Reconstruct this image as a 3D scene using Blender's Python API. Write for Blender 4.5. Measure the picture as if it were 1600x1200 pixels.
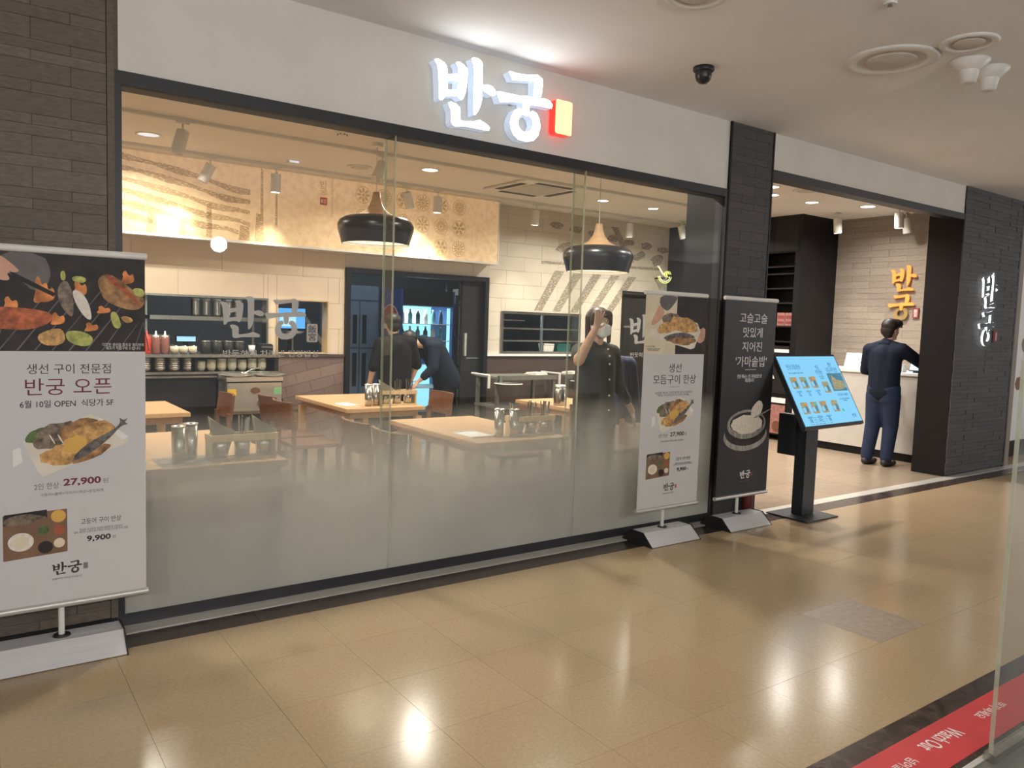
import bpy, bmesh, math, random
from mathutils import Vector, Matrix
from mathutils.geometry import tessellate_polygon
random.seed(7)
PI = math.pi
for o in list(bpy.data.objects): bpy.data.objects.remove(o)
sc = bpy.context.scene
COL = sc.collection

# ------------------------------------------------------------------ camera, world, exposure
cd = bpy.data.cameras.new('camera'); cam = bpy.data.objects.new('camera', cd); COL.objects.link(cam)
cd.sensor_width = 36; cd.lens = 1210 / 1600 * 36; cd.clip_start = .05
_y, _p, _r = math.radians(35.7), math.radians(4.53), math.radians(1.89)
_f = Vector((math.sin(_y)*math.cos(_p), math.cos(_y)*math.cos(_p), -math.sin(_p)))
_rt = Vector((math.cos(_y), -math.sin(_y), 0)); _up = _rt.cross(_f)
_r2 = _rt*math.cos(_r) + _up*math.sin(_r); _u2 = -_rt*math.sin(_r) + _up*math.cos(_r)
_m = Matrix((_r2, _u2, -_f)).transposed().to_4x4(); _m.translation = Vector((0, -4.016, 1.52))
cam.matrix_world = _m
sc.camera = cam
w = bpy.data.worlds.new('world'); sc.world = w; w.use_nodes = True
w.node_tree.nodes['Background'].inputs[0].default_value = (.86, .87, .90, 1)
w.node_tree.nodes['Background'].inputs[1].default_value = .45
sc.view_settings.view_transform = 'Standard'; sc.view_settings.look = 'None'
sc.view_settings.gamma = 1; sc.view_settings.use_curve_mapping = False
sc.view_settings.exposure = 0.0
sc.cycles.use_denoising = True
sc.cycles.max_bounces = 6; sc.cycles.transparent_max_bounces = 16; sc.cycles.use_adaptive_sampling = True; sc.cycles.adaptive_threshold = .04; sc.cycles.diffuse_bounces = 3; sc.cycles.glossy_bounces = 3
sc.cycles.sample_clamp_indirect = 6; sc.cycles.caustics_reflective = False; sc.cycles.caustics_refractive = False
CORR_ES, INT_W = 330, 46          # glow of the added corridor fill globes, watts of the interior downlights

# ------------------------------------------------------------------ materials
def lin(c):
    return tuple(((v/255+.055)/1.055)**2.4 if v > 10 else v/255/12.92 for v in c) + (1,)
def mat(name, rgb, rough=.5, metal=0., var=.05, scale=9., bump=0., emit=None, es=0., spec=.5, coat=0., stretch=None, rvar=0.):
    m = bpy.data.materials.new(name); m.use_nodes = True; nt = m.node_tree; n = nt.nodes; l = nt.links
    b = n['Principled BSDF']; b.inputs['Roughness'].default_value = rough; b.inputs['Metallic'].default_value = metal
    b.inputs['Specular IOR Level'].default_value = spec; b.inputs['Coat Weight'].default_value = coat
    c = lin(rgb)
    tc = n.new('ShaderNodeTexCoord'); src = tc.outputs['Object']
    if stretch:
        mp = n.new('ShaderNodeMapping'); mp.inputs['Scale'].default_value = stretch; l.new(src, mp.inputs[0]); src = mp.outputs[0]
    nz = n.new('ShaderNodeTexNoise'); nz.inputs['Scale'].default_value = scale; nz.inputs['Detail'].default_value = 5
    l.new(src, nz.inputs['Vector'])
    cr = n.new('ShaderNodeValToRGB'); e = cr.color_ramp.elements
    e[0].position = .3; e[1].position = .7
    e[0].color = tuple(max(0, v*(1-var*2)) for v in c[:3])+(1,); e[1].color = tuple(min(1, v*(1+var*2)) for v in c[:3])+(1,)
    l.new(nz.outputs['Fac'], cr.inputs[0]); l.new(cr.outputs[0], b.inputs['Base Color'])
    if bump:
        bp = n.new('ShaderNodeBump'); bp.inputs['Strength'].default_value = bump; bp.inputs['Distance'].default_value = .01
        l.new(nz.outputs['Fac'], bp.inputs['Height']); l.new(bp.outputs[0], b.inputs['Normal'])
    if rvar:
        mr = n.new('ShaderNodeMapRange'); mr.inputs['To Min'].default_value = max(0, rough-rvar); mr.inputs['To Max'].default_value = rough+rvar
        l.new(nz.outputs['Fac'], mr.inputs[0]); l.new(mr.outputs[0], b.inputs['Roughness'])
    if emit:
        b.inputs['Emission Color'].default_value = lin(emit); b.inputs['Emission Strength'].default_value = es
        if name not in ('sign_face', 'seal_lit', 'fill_globe_glow', 'screen_lit', 'halo_white', 'cooler_light', 'lamp_inner'): m.cycles.emission_sampling = 'NONE'
    return m
def glass_mat(name, tint, ior=1.5, rough=0.):
    m = bpy.data.materials.new(name); m.use_nodes = True; nt = m.node_tree; n = nt.nodes; l = nt.links
    for x in list(n): n.remove(x)
    out = n.new('ShaderNodeOutputMaterial'); mx = n.new('ShaderNodeMixShader'); lw = n.new('ShaderNodeLayerWeight'); lw.inputs['Blend'].default_value = .5
    pw = n.new('ShaderNodeMath'); pw.operation = 'POWER'; pw.inputs[1].default_value = 5; l.new(lw.outputs['Facing'], pw.inputs[0])
    fr = n.new('ShaderNodeMapRange'); fr.inputs['To Min'].default_value = ((ior-1)/(ior+1))**2; l.new(pw.outputs[0], fr.inputs[0])
    t = n.new('ShaderNodeBsdfTransparent'); t.inputs[0].default_value = lin(tint)
    g = n.new('ShaderNodeBsdfGlossy'); g.inputs['Roughness'].default_value = rough
    l.new(fr.outputs[0], mx.inputs[0]); l.new(t.outputs[0], mx.inputs[1]); l.new(g.outputs[0], mx.inputs[2]); l.new(mx.outputs[0], out.inputs[0])
    return m
def frost_mat():
    m = bpy.data.materials.new('frost_film'); m.use_nodes = True; nt = m.node_tree; n = nt.nodes; l = nt.links
    for x in list(n): n.remove(x)
    out = n.new('ShaderNodeOutputMaterial'); tc = n.new('ShaderNodeTexCoord'); sp = n.new('ShaderNodeSeparateXYZ')
    l.new(tc.outputs['Object'], sp.inputs[0])
    mr = n.new('ShaderNodeMapRange'); mr.interpolation_type = 'LINEAR'
    mr.inputs['From Min'].default_value = .42; mr.inputs['From Max'].default_value = 1.02
    mr.inputs['To Min'].default_value = .95; mr.inputs['To Max'].default_value = 0
    l.new(sp.outputs['Z'], mr.inputs['Value'])
    nz = n.new('ShaderNodeTexNoise'); nz.inputs['Scale'].default_value = 3
    l.new(tc.outputs['Object'], nz.inputs['Vector'])
    cr = n.new('ShaderNodeValToRGB'); cr.color_ramp.elements[0].color = lin((203, 204, 196)); cr.color_ramp.elements[1].color = lin((212, 212, 205))
    l.new(nz.outputs['Fac'], cr.inputs[0])
    d = n.new('ShaderNodeBsdfDiffuse'); tr = n.new('ShaderNodeBsdfTranslucent')
    l.new(cr.outputs[0], d.inputs[0]); l.new(cr.outputs[0], tr.inputs[0])
    m1 = n.new('ShaderNodeMixShader'); m1.inputs[0].default_value = .42; l.new(d.outputs[0], m1.inputs[1]); l.new(tr.outputs[0], m1.inputs[2])
    t = n.new('ShaderNodeBsdfTransparent'); m2 = n.new('ShaderNodeMixShader')
    l.new(mr.outputs[0], m2.inputs[0]); l.new(t.outputs[0], m2.inputs[1]); l.new(m1.outputs[0], m2.inputs[2]); l.new(m2.outputs[0], out.inputs[0])
    return m
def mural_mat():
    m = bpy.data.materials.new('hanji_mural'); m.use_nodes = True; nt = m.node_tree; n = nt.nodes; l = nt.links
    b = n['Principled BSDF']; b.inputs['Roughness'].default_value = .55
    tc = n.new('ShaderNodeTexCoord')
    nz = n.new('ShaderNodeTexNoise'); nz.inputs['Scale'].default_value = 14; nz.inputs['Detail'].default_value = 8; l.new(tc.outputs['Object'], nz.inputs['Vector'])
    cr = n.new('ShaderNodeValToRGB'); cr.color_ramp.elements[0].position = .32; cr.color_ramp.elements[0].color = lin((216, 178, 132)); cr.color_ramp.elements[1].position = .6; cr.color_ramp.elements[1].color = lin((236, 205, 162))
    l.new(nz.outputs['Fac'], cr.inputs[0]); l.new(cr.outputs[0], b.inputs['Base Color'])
    b.inputs['Emission Color'].default_value = lin((236, 200, 155)); b.inputs['Emission Strength'].default_value = .32  # glow put into the paper, standing in for the spotlights on it
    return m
def ink_mat(name, rgb, sc_=40, rot=.9, th=.5):
    """broken brush ink: hatched strokes with paper showing between"""
    m = bpy.data.materials.new(name); m.use_nodes = True; nt = m.node_tree; n = nt.nodes; l = nt.links
    b = n['Principled BSDF']; b.inputs['Roughness'].default_value = .7; b.inputs['Base Color'].default_value = lin(rgb)
    tc = n.new('ShaderNodeTexCoord'); mp = n.new('ShaderNodeMapping'); mp.inputs['Rotation'].default_value = (0, rot, 0); mp.inputs['Scale'].default_value = (1, 1, 4)
    l.new(tc.outputs['Object'], mp.inputs[0])
    nz = n.new('ShaderNodeTexNoise'); nz.inputs['Scale'].default_value = sc_; nz.inputs['Detail'].default_value = 4; l.new(mp.outputs[0], nz.inputs['Vector'])
    cr = n.new('ShaderNodeValToRGB'); cr.color_ramp.elements[0].position = th-.08; cr.color_ramp.elements[1].position = th+.1
    cr.color_ramp.elements[0].color = (0, 0, 0, 1); cr.color_ramp.elements[1].color = (.6, .6, .6, 1)
    l.new(nz.outputs['Fac'], cr.inputs[0]); l.new(cr.outputs[0], b.inputs['Alpha'])
    return m
MT = {}
def MM(k, *a, **kw): MT[k] = mat(k, *a, **kw); return MT[k]
MM('plaster', (226, 221, 212), .8, var=.02, scale=3)
MM('ceiling_paint', (238, 237, 234), .85, var=.015, scale=2)
MM('int_ceiling', (232, 226, 218), .85, var=.015, scale=2)
for i, c in enumerate(((104, 93, 82), (100, 90, 80), (108, 97, 86), (97, 87, 78))): MM('stone%d' % i, c, .62, var=.10, scale=30, bump=.25, stretch=(1, 1, 3))
for i, c in enumerate(((72, 70, 70), (69, 67, 68), (76, 73, 72), (66, 65, 66))): MM('ledger%d' % i, c, .6, var=.14, scale=34, bump=.5, stretch=(1, 1, 4))
for i, c in enumerate(((150, 138, 124), (147, 135, 121), (153, 141, 127), (146, 134, 121))): MM('ash%d' % i, c, .65, var=.07, scale=25, bump=.25, stretch=(1, 1, 5))
for i, c in enumerate(((171, 148, 117), (170, 147, 116), (172, 149, 118), (171, 147, 116))): MM('vinyl%d' % i, c, .18, var=.045, scale=70, rvar=.04, bump=.012)
MM('floor_patch', (146, 126, 106), .4, var=.08, scale=30)
for i, c in enumerate(((150, 132, 112), (147, 129, 110), (153, 135, 114))): MM('intfloor%d' % i, c, .3, var=.07, scale=14)
MM('grout', (140, 118, 90), .7)
MM('marble', (62, 50, 44), .22, var=.35, scale=16)
MM('steel_strip', (226, 222, 212), .3, metal=.4, var=.05, scale=3, stretch=(1, 30, 30))
MM('frame', (38, 38, 41), .45, var=.05)
MM('grey_plate', (112, 112, 106), .5, metal=.3, var=.06, scale=40)
MM('cream', (226, 206, 180), .5, var=.02, scale=4)
MM('cream2', (214, 202, 184), .55, var=.025, scale=4)
MM('wainscot', (78, 62, 54), .5, var=.1, scale=10, stretch=(1, 1, 6))
for i, c in enumerate(((128, 104, 94), (120, 98, 90), (136, 112, 100))): MM('slate%d' % i, c, .5, var=.08, scale=20, stretch=(1, 1, 8), bump=.3)
MM('black', (17, 17, 19), .5, var=.06, spec=.3)
MM('dark', (34, 32, 31), .5, var=.05, spec=.3)
MM('dark_shelf', (36, 32, 29), .6, var=.06, spec=.2)
MM('kitchen_wall', (66, 68, 72), .6, var=.05)
MM('steel', (188, 184, 176), .26, metal=1, var=.06, scale=3, stretch=(12, 1, 1))
MM('steel_bright', (222, 218, 210), .28, metal=.85, var=.05, scale=4)
MM('fridge', (116, 140, 166), .4, metal=.5, var=.04, scale=4)
MM('white', (232, 230, 226), .5, var=.015)
MM('white_metal', (225, 222, 215), .4, var=.02)
MM('banner', (204, 203, 202), .55, var=.01, scale=2)
MM('banner_black', (22, 22, 25), .5, var=.05)
MM('alu', (222, 222, 224), .35, metal=.3, var=.03, scale=3, stretch=(1, 20, 20))
MM('rail_alu', (196, 195, 190), .35, metal=.5, var=.02)
MM('counter_front', (200, 194, 186), .5, var=.02)
MM('extinguisher_red', (104, 40, 38), .4)
MM('black_plastic', (32, 32, 34), .45, var=.05)
MM('print_dark', (34, 28, 26), .6, var=.4, scale=14)
MM('ink_black', (48, 44, 46), .6)
MM('ink_grey', (120, 116, 116), .6)
MM('ink_maroon', (112, 38, 62), .6)
MM('ink_white', (228, 226, 222), .6)
MM('ink_tan', (206, 172, 124), .6, emit=(200, 165, 118), es=.14)  # glow added so the ink brightens along with the self-lit mural paper
MM('seal_red', (206, 92, 74), .6)
MM('seal_maroon', (134, 58, 62), .6)
MM('fish_grey', (118, 104, 88), .6, var=.35, scale=40)
MM('fish_dark', (96, 92, 88), .6, var=.35, scale=40)
MM('fish_gold', (196, 152, 92), .6, var=.25, scale=40)
MM('meat', (172, 92, 56), .6, var=.3, scale=30)
MM('meat_brown', (158, 116, 74), .6, var=.3, scale=30)
MM('flame', (222, 132, 70), .6, var=.3, scale=16)
MM('leek', (176, 178, 96), .6, var=.2, scale=40)
MM('leaf', (86, 106, 60), .6, var=.2, scale=40)
MM('board_print', (222, 214, 196), .6, var=.05)
MM('board_brown', (122, 92, 70), .6, var=.1)
MM('egg_yellow', (214, 168, 82), .6, var=.05)
MM('rice_print', (226, 216, 202), .6, var=.06, scale=60)
MM('soup_red', (160, 84, 58), .6, var=.1)
MM('skin_print', (206, 158, 132), .6, var=.08)
MM('cloth_print', (96, 92, 90), .6, var=.2)
MM('steel_print', (150, 146, 140), .5, var=.25, scale=6, stretch=(6, 1, 1))
MM('kiosk', (36, 40, 46), .45, var=.05)
MM('screen', (90, 150, 190), .3, emit=(118, 200, 240), es=1.0)
MM('screen_lit', (60, 90, 105), .3, emit=(132, 208, 248), es=.95)
MM('screen_txt', (40, 90, 130), .5, emit=(70, 140, 190), es=.5)
MM('screen_food', (150, 140, 110), .5, emit=(170, 165, 130), es=.55, var=.3, scale=60)
MM('screen_dark', (60, 110, 140), .5, emit=(80, 140, 160), es=.6, var=.3, scale=30)
MM('screen_green', (70, 170, 130), .5, emit=(90, 200, 160), es=.6)
MM('pos_blue', (70, 140, 200), .4, emit=(90, 165, 230), es=1.2)
MM('pos_pale', (150, 200, 230), .4, emit=(170, 215, 240), es=1.2)
MM('sign_face', (255, 255, 255), .4, emit=(250, 252, 255), es=9.0)
MM('sign_side', (230, 235, 240), .4, emit=(205, 225, 255), es=.4)
MM('seal_lit', (255, 150, 100), .4, emit=(255, 168, 110), es=3.2)
MM('seal_rim', (220, 60, 50), .4, emit=(255, 50, 40), es=1.2)
MM('halo_white', (255, 255, 255), .4, emit=(245, 250, 255), es=1.4)
MM('letter_dark', (70, 78, 82), .35, metal=.4)
MM('letter_gold', (226, 148, 72), .5, emit=(236, 140, 56), es=.5)
MM('letter_brass', (190, 160, 105), .4, metal=.6)
MM('wood', (196, 158, 118), .36, var=.05, scale=6, stretch=(8, 1, 1))
MM('wood_pale', (206, 178, 136), .45, var=.06, scale=8, stretch=(6, 1, 1))
MM('wood_chair', (112, 74, 54), .45, var=.08, scale=8, stretch=(1, 1, 6))
MM('wood_neck', (196, 160, 122), .45, var=.07, scale=10, stretch=(1, 1, 5))
MM('lamp_black', (36, 36, 38), .3, var=.04)
MM('lamp_inner', (250, 236, 210), .6, emit=(255, 238, 205), es=1.4)
MM('lens_lit', (255, 250, 240), .4, emit=(255, 248, 236), es=9.0)
MM('lens_soft', (226, 232, 248), .4, emit=(220, 228, 250), es=.75)
MM('lens_off', (205, 198, 186), .6)
MM('ceramic', (222, 214, 188), .28, var=.03)
MM('red_plastic', (214, 62, 40), .4)
MM('brown_sauce', (146, 96, 84), .35)
MM('cap_clear', (222, 214, 206), .35)
MM('yellow_note', (222, 178, 52), .6)
MM('green_note', (132, 178, 128), .6)
MM('cart_grey', (108, 106, 98), .5, var=.05)
MM('tub_grey', (92, 92, 86), .5)
MM('cloth_white', (226, 220, 208), .8, var=.05, scale=30, bump=.3)
MM('green_basket', (28, 92, 88), .5)
MM('paper', (222, 208, 180), .7, var=.04)
MM('paper_dark', (140, 132, 116), .7, var=.06)
MM('pink_print', (158, 108, 100), .6, var=.15, scale=30)
MM('shirt_navy', (26, 33, 48), .8, var=.05, scale=40, bump=.1, spec=.2)
MM('trouser_navy', (28, 42, 72), .8, var=.06, scale=40, bump=.1)
MM('shirt_black', (16, 16, 18), .75, var=.05, scale=40, spec=.2)
MM('shirt_olive', (46, 45, 41), .8, var=.06, scale=40)
MM('jacket_navy', (38, 44, 78), .7, var=.08, scale=30)
MM('skin', (206, 164, 138), .55, var=.04, scale=20, spec=.4)
MM('hair', (34, 26, 24), .5, var=.3, scale=60, stretch=(1, 1, .2))
MM('hair_brown', (58, 42, 36), .45, var=.25, scale=60, stretch=(1, 1, .2))
MM('mask_white', (226, 226, 224), .8)
MM('shoe', (48, 46, 48), .6)
MM('cooler_blue', (40, 66, 132), .4, var=.06)
MM('cooler_red', (190, 58, 50), .4)
MM('cooler_light', (170, 225, 240), .4, emit=(150, 218, 240), es=1.3)
MM('can_dark', (60, 66, 84), .35, var=.3, scale=5)
MM('bottle_teal', (96, 160, 170), .25, var=.15)
MM('crate_blue', (60, 90, 190), .5)
MM('tape_red', (196, 58, 62), .4, var=.04)
MM('hatch_dark', (60, 58, 56), .6)
MT['glass'] = glass_mat('clear_glass', (250, 252, 250))
MT['glass_edge'] = mat('glass_edge', (206, 208, 184), .3); MT['glass_edge'].node_tree.nodes['Principled BSDF'].inputs['Alpha'].default_value = .5
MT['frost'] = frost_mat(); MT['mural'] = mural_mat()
MT['brush'] = ink_mat('brush_ink', (214, 184, 138), 30, .7, .45)
MT['wall_ink'] = ink_mat('wall_ink', (172, 158, 138), 26, .4, .46)

# ------------------------------------------------------------------ mesh helpers
class MB:
    def __init__(s): s.v = []; s.f = []; s.m = []; s.sm = []
    def add(s, vs, fs, mi=0, sm=False):
        o = len(s.v); s.v += [tuple(v) for v in vs]; s.f += [tuple(o+i for i in f) for f in fs]; s.m += [mi]*len(fs); s.sm += [sm]*len(fs); return s
    def box(s, x0, y0, z0, x1, y1, z1, mi=0):
        return s.add([(x0, y0, z0), (x1, y0, z0), (x1, y1, z0), (x0, y1, z0), (x0, y0, z1), (x1, y0, z1), (x1, y1, z1), (x0, y1, z1)],
                     [(0, 3, 2, 1), (4, 5, 6, 7), (0, 1, 5, 4), (1, 2, 6, 5), (2, 3, 7, 6), (3, 0, 4, 7)], mi)
    def bar(s, p0, p1, w, h, mi=0, up=(0, 0, 1)):
        p0, p1 = Vector(p0), Vector(p1); d = (p1-p0).normalized(); u = Vector(up)
        if abs(d.dot(u)) > .95: u = Vector((0, 1, 0))
        a = d.cross(u).normalized()*w/2; b = a.cross(d).normalized()*h/2
        vs = [p+q for p in (p0, p1) for q in (-a-b, a-b, a+b, -a+b)]
        return s.add(vs, [(0, 1, 2, 3)[::-1], (4, 5, 6, 7), (0, 1, 5, 4), (1, 2, 6, 5), (2, 3, 7, 6), (3, 0, 4, 7)], mi)
    def cone(s, p0, p1, r0, r1, n=20, mi=0, caps=True):
        p0, p1 = Vector(p0), Vector(p1); d = (p1-p0).normalized(); u = Vector((0, 0, 1)) if abs(d.z) < .9 else Vector((0, 1, 0))
        a = d.cross(u).normalized(); b = d.cross(a)
        vs = [p+(a*math.cos(t)+b*math.sin(t))*r for p, r in ((p0, r0), (p1, r1)) for t in (2*PI*i/n for i in range(n))]
        s.add(vs, [(i, n+i, n+(i+1) % n, (i+1) % n) for i in range(n)], mi, True)
        if caps: s.add(vs, [tuple(range(n)), tuple(range(2*n-1, n-1, -1))], mi)
        return s
    def lathe(s, prof, c=(0, 0, 0), n=24, mi=0, closed=False):
        c = Vector(c); vs = []
        for r, z in prof: vs += [(c.x+r*math.cos(2*PI*i/n), c.y+r*math.sin(2*PI*i/n), c.z+z) for i in range(n)]
        k = len(prof); fs = []
        for j in range(k-1): fs += [(j*n+i, j*n+(i+1) % n, (j+1)*n+(i+1) % n, (j+1)*n+i) for i in range(n)]
        s.add(vs, fs, mi, True)
        if prof[0][0] > 1e-4 and closed: s.add(vs[:n], [tuple(range(n-1, -1, -1))], mi)
        if prof[-1][0] > 1e-4 and closed: s.add(vs[-n:], [tuple(range(n))], mi)
        return s
    def tube(s, pts, r, n=8, mi=0):
        for a, b in zip(pts, pts[1:]): s.cone(a, b, r, r, n, mi)
        return s
    def ell(s, c, r, n=16, mi=0):
        c = Vector(c); k = n//2; vs = [(c.x+r[0]*math.sin(PI*j/k)*math.cos(2*PI*i/n), c.y+r[1]*math.sin(PI*j/k)*math.sin(2*PI*i/n), c.z+r[2]*math.cos(PI*j/k)) for j in range(k+1) for i in range(n)]
        return s.add(vs, [(j*n+i, (j+1)*n+i, (j+1)*n+(i+1) % n, j*n+(i+1) % n) for j in range(k) for i in range(n)], mi, True)
    def poly(s, pts, y0=0., t=.001, hole=None, mi=0, side=None):
        """flat shape in the xz plane, front towards -y, thickness t"""
        loops = [[Vector((x, 0, z)) for x, z in pts]] + ([[Vector((x, 0, z)) for x, z in hole]] if hole else [])
        flat = [q for lp in loops for q in lp]; n = len(flat)
        tr = tessellate_polygon([[Vector((q.x, q.z, 0)) for q in lp] for lp in loops])
        vs = [(q.x, y0-t, q.z) for q in flat]+[(q.x, y0, q.z) for q in flat]
        fs = []
        for a, b, c in tr:
            A, B, Cc = flat[a], flat[b], flat[c]
            cr = (B.x-A.x)*(Cc.z-A.z)-(B.z-A.z)*(Cc.x-A.x)
            fs.append((a, b, c) if cr > 0 else (a, c, b))
        s.add(vs, fs, mi); s.add(vs, [tuple(n+i for i in f[::-1]) for f in fs], mi if side is None else side)
        o = 0; sf = []
        for k, lp in enumerate(loops):
            m_ = len(lp); ar = sum(lp[i].x*lp[(i+1) % m_].z-lp[(i+1) % m_].x*lp[i].z for i in range(m_))
            for i in range(m_):
                a, b = o+i, o+(i+1) % m_
                q = (a, n+a, n+b, b); sf.append(q if (ar > 0) == (k == 0) else q[::-1])
            o += m_
        s.add(vs, sf, mi if side is None else side)
        return s
    def mesh(s, name, mats, bevel=0.):
        me = bpy.data.meshes.new(name); me.from_pydata(s.v, [], s.f)
        for m in (mats if isinstance(mats, (list, tuple)) else [mats]): me.materials.append(MT[m] if isinstance(m, str) else m)
        me.polygons.foreach_set('material_index', s.m); me.polygons.foreach_set('use_smooth', s.sm)
        if bevel:
            bm = bmesh.new(); bm.from_mesh(me); bmesh.ops.remove_doubles(bm, verts=bm.verts, dist=1e-5)
            bmesh.ops.bevel(bm, geom=[e for e in bm.edges], offset=bevel, segments=2, affect='EDGES', clamp_overlap=True); bm.to_mesh(me); bm.free()
        me.validate(); return me
    def build(s, name, mats, parent=None, loc=(0, 0, 0), rot=(0, 0, 0), bevel=0.):
        return link(name, s.mesh(name, mats, bevel), parent, loc, rot)
def link(name, me, parent=None, loc=(0, 0, 0), rot=(0, 0, 0)):
    o = bpy.data.objects.new(name, me); COL.objects.link(o); o.parent = parent; o.location = loc; o.rotation_euler = rot; return o
def tag(o, label=None, cat=None, group=None, kind=None):
    if label: o['label'] = label
    if cat: o['category'] = cat
    if group: o['group'] = group
    if kind: o['kind'] = kind
    return o
def thing(name, label, cat, loc=(0, 0, 0), rz=0., group=None):
    return tag(link(name, None, None, loc, (0, 0, rz)), label, cat, group)
def struct(name, label, parts=None, loc=(0, 0, 0)):
    return tag(link(name, None, None, loc), label, None, None, 'structure')
def B(*a): return MB().box(*a)
def dup(root, loc, rz, label=None, group=None):
    r = root.copy(); COL.objects.link(r); r.location = loc; r.rotation_euler = (0, 0, rz)
    if label: r['label'] = label
    if group: r['group'] = group
    for ch in root.children:
        c = ch.copy(); COL.objects.link(c); c.parent = r
        for g in ch.children:
            d = g.copy(); COL.objects.link(d); d.parent = c
    return r
TEXTS = []
def text(name, body, x, z, w, h, m, parent, y=-.0008, rot=(PI/2, 0, 0), bold=0., loc=None, label=None):
    """lettering, centred on (x, z) of the parent's xz plane and scaled to w by h metres"""
    cu = bpy.data.curves.new(name, 'FONT'); cu.body = body; cu.size = 1; cu.align_x = 'CENTER'; cu.offset = bold; cu.resolution_u = 3
    cu.extrude = .004; cu.space_line = .95
    o = bpy.data.objects.new(name, cu); COL.objects.link(o); o.parent = parent
    o.location = loc or (x, y, z); o.rotation_euler = rot
    TEXTS.append((o, w, h, m, name, label)); return o
def finish_text():
    bpy.context.view_layer.update(); dg = bpy.context.evaluated_depsgraph_get(); made = []
    for o, w, h, m, name, label in TEXTS:
        me = bpy.data.meshes.new_from_object(o.evaluated_get(dg)); made.append(me)
    for (o, w, h, m, name, label), me in zip(TEXTS, made):
        n = link(name, me, o.parent, o.location, o.rotation_euler)
        if label: n['label'] = label
        if len(me.vertices):
            xs = [v.co.x for v in me.vertices]; ys = [v.co.y for v in me.vertices]
            cx, cy = (min(xs)+max(xs))/2, (min(ys)+max(ys))/2; sx = w/max(1e-6, max(xs)-min(xs)); sy = h/max(1e-6, max(ys)-min(ys))
            for v in me.vertices: v.co = ((v.co.x-cx)*sx, (v.co.y-cy)*sy, v.co.z*.1)
        me.materials.clear(); me.materials.append(MT[m])
        me.polygons.foreach_set('material_index', [0]*len(me.polygons))
    for o, *_ in TEXTS: bpy.data.objects.remove(o)
def ellipse(cx, cz, a, b, n=20, rot=0., wob=0., seed=0):
    r = random.Random(seed); out = []
    for i in range(n):
        t = 2*PI*i/n; k = 1+wob*(r.random()-.5)*2; x, z = a*k*math.cos(t), b*k*math.sin(t)
        out.append((cx+x*math.cos(rot)-z*math.sin(rot), cz+x*math.sin(rot)+z*math.cos(rot)))
    return out
def rrect(x0, z0, x1, z1, r, n=4):
    out = []
    for cx, cz, a in ((x1-r, z1-r, 0), (x0+r, z1-r, PI/2), (x0+r, z0+r, PI), (x1-r, z0+r, 1.5*PI)):
        out += [(cx+r*math.cos(a+PI/2*i/n), cz+r*math.sin(a+PI/2*i/n)) for i in range(n+1)]
    return out
def area(name, parent, loc, size, watts, color=(1, .93, .84), rot=(0, 0, 0), spread=PI):
    ld = bpy.data.lights.new(name, 'AREA'); ld.shape = 'DISK'; ld.size = size; ld.energy = watts; ld.color = color; ld.spread = spread
    o = bpy.data.objects.new(name, ld); COL.objects.link(o); o.parent = parent; o.location = loc; o.rotation_euler = rot; return o
def spot(name, parent, loc, dirv, watts_, angle=1.0, color=(1, .92, .80), blend=.7, rad=.03):
    ld = bpy.data.lights.new(name, 'SPOT'); ld.energy = watts_*1.9; ld.spot_size = angle; ld.spot_blend = blend; ld.color = color; ld.shadow_soft_size = rad
    o = bpy.data.objects.new(name, ld); COL.objects.link(o); o.parent = parent; o.location = loc
    o.rotation_euler = Vector(dirv).to_track_quat('-Z', 'Y').to_euler(); return o
def tiles(parent, name, p0, width, z0, z1, mats, length, courses, rz=0., t=.012, gap=.0012, jit=.0018, seed=1):
    """running-bond tiles on a wall; local +x runs along the wall from p0, -y is outwards"""
    r = random.Random(seed); cache = {}; z = z0; k = 0
    ca, sa = math.cos(rz), math.sin(rz)
    while z < z1-.01:
        h = min(courses[k % len(courses)] if len(courses) > 4 else r.choice(courses), z1-z)
        x = -(length/2 if k % 2 else 0)
        while x < width-.005:
            a, b = max(0, x), min(width, x+length)
            if b-a > .02:
                key = (round(b-a, 3), round(h, 3), r.randrange(len(mats)))
                if key not in cache:
                    cache[key] = B(gap/2, -t, gap/2, key[0]-gap/2, 0, key[1]-gap/2).mesh(name, mats[key[2]], .0012)
                j = r.uniform(0, jit)
                link(name, cache[key], parent, (p0[0]+a*ca+j*sa, p0[1]+a*sa-j*ca, z), (0, 0, rz))
            x += length
        z += h; k += 1

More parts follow.
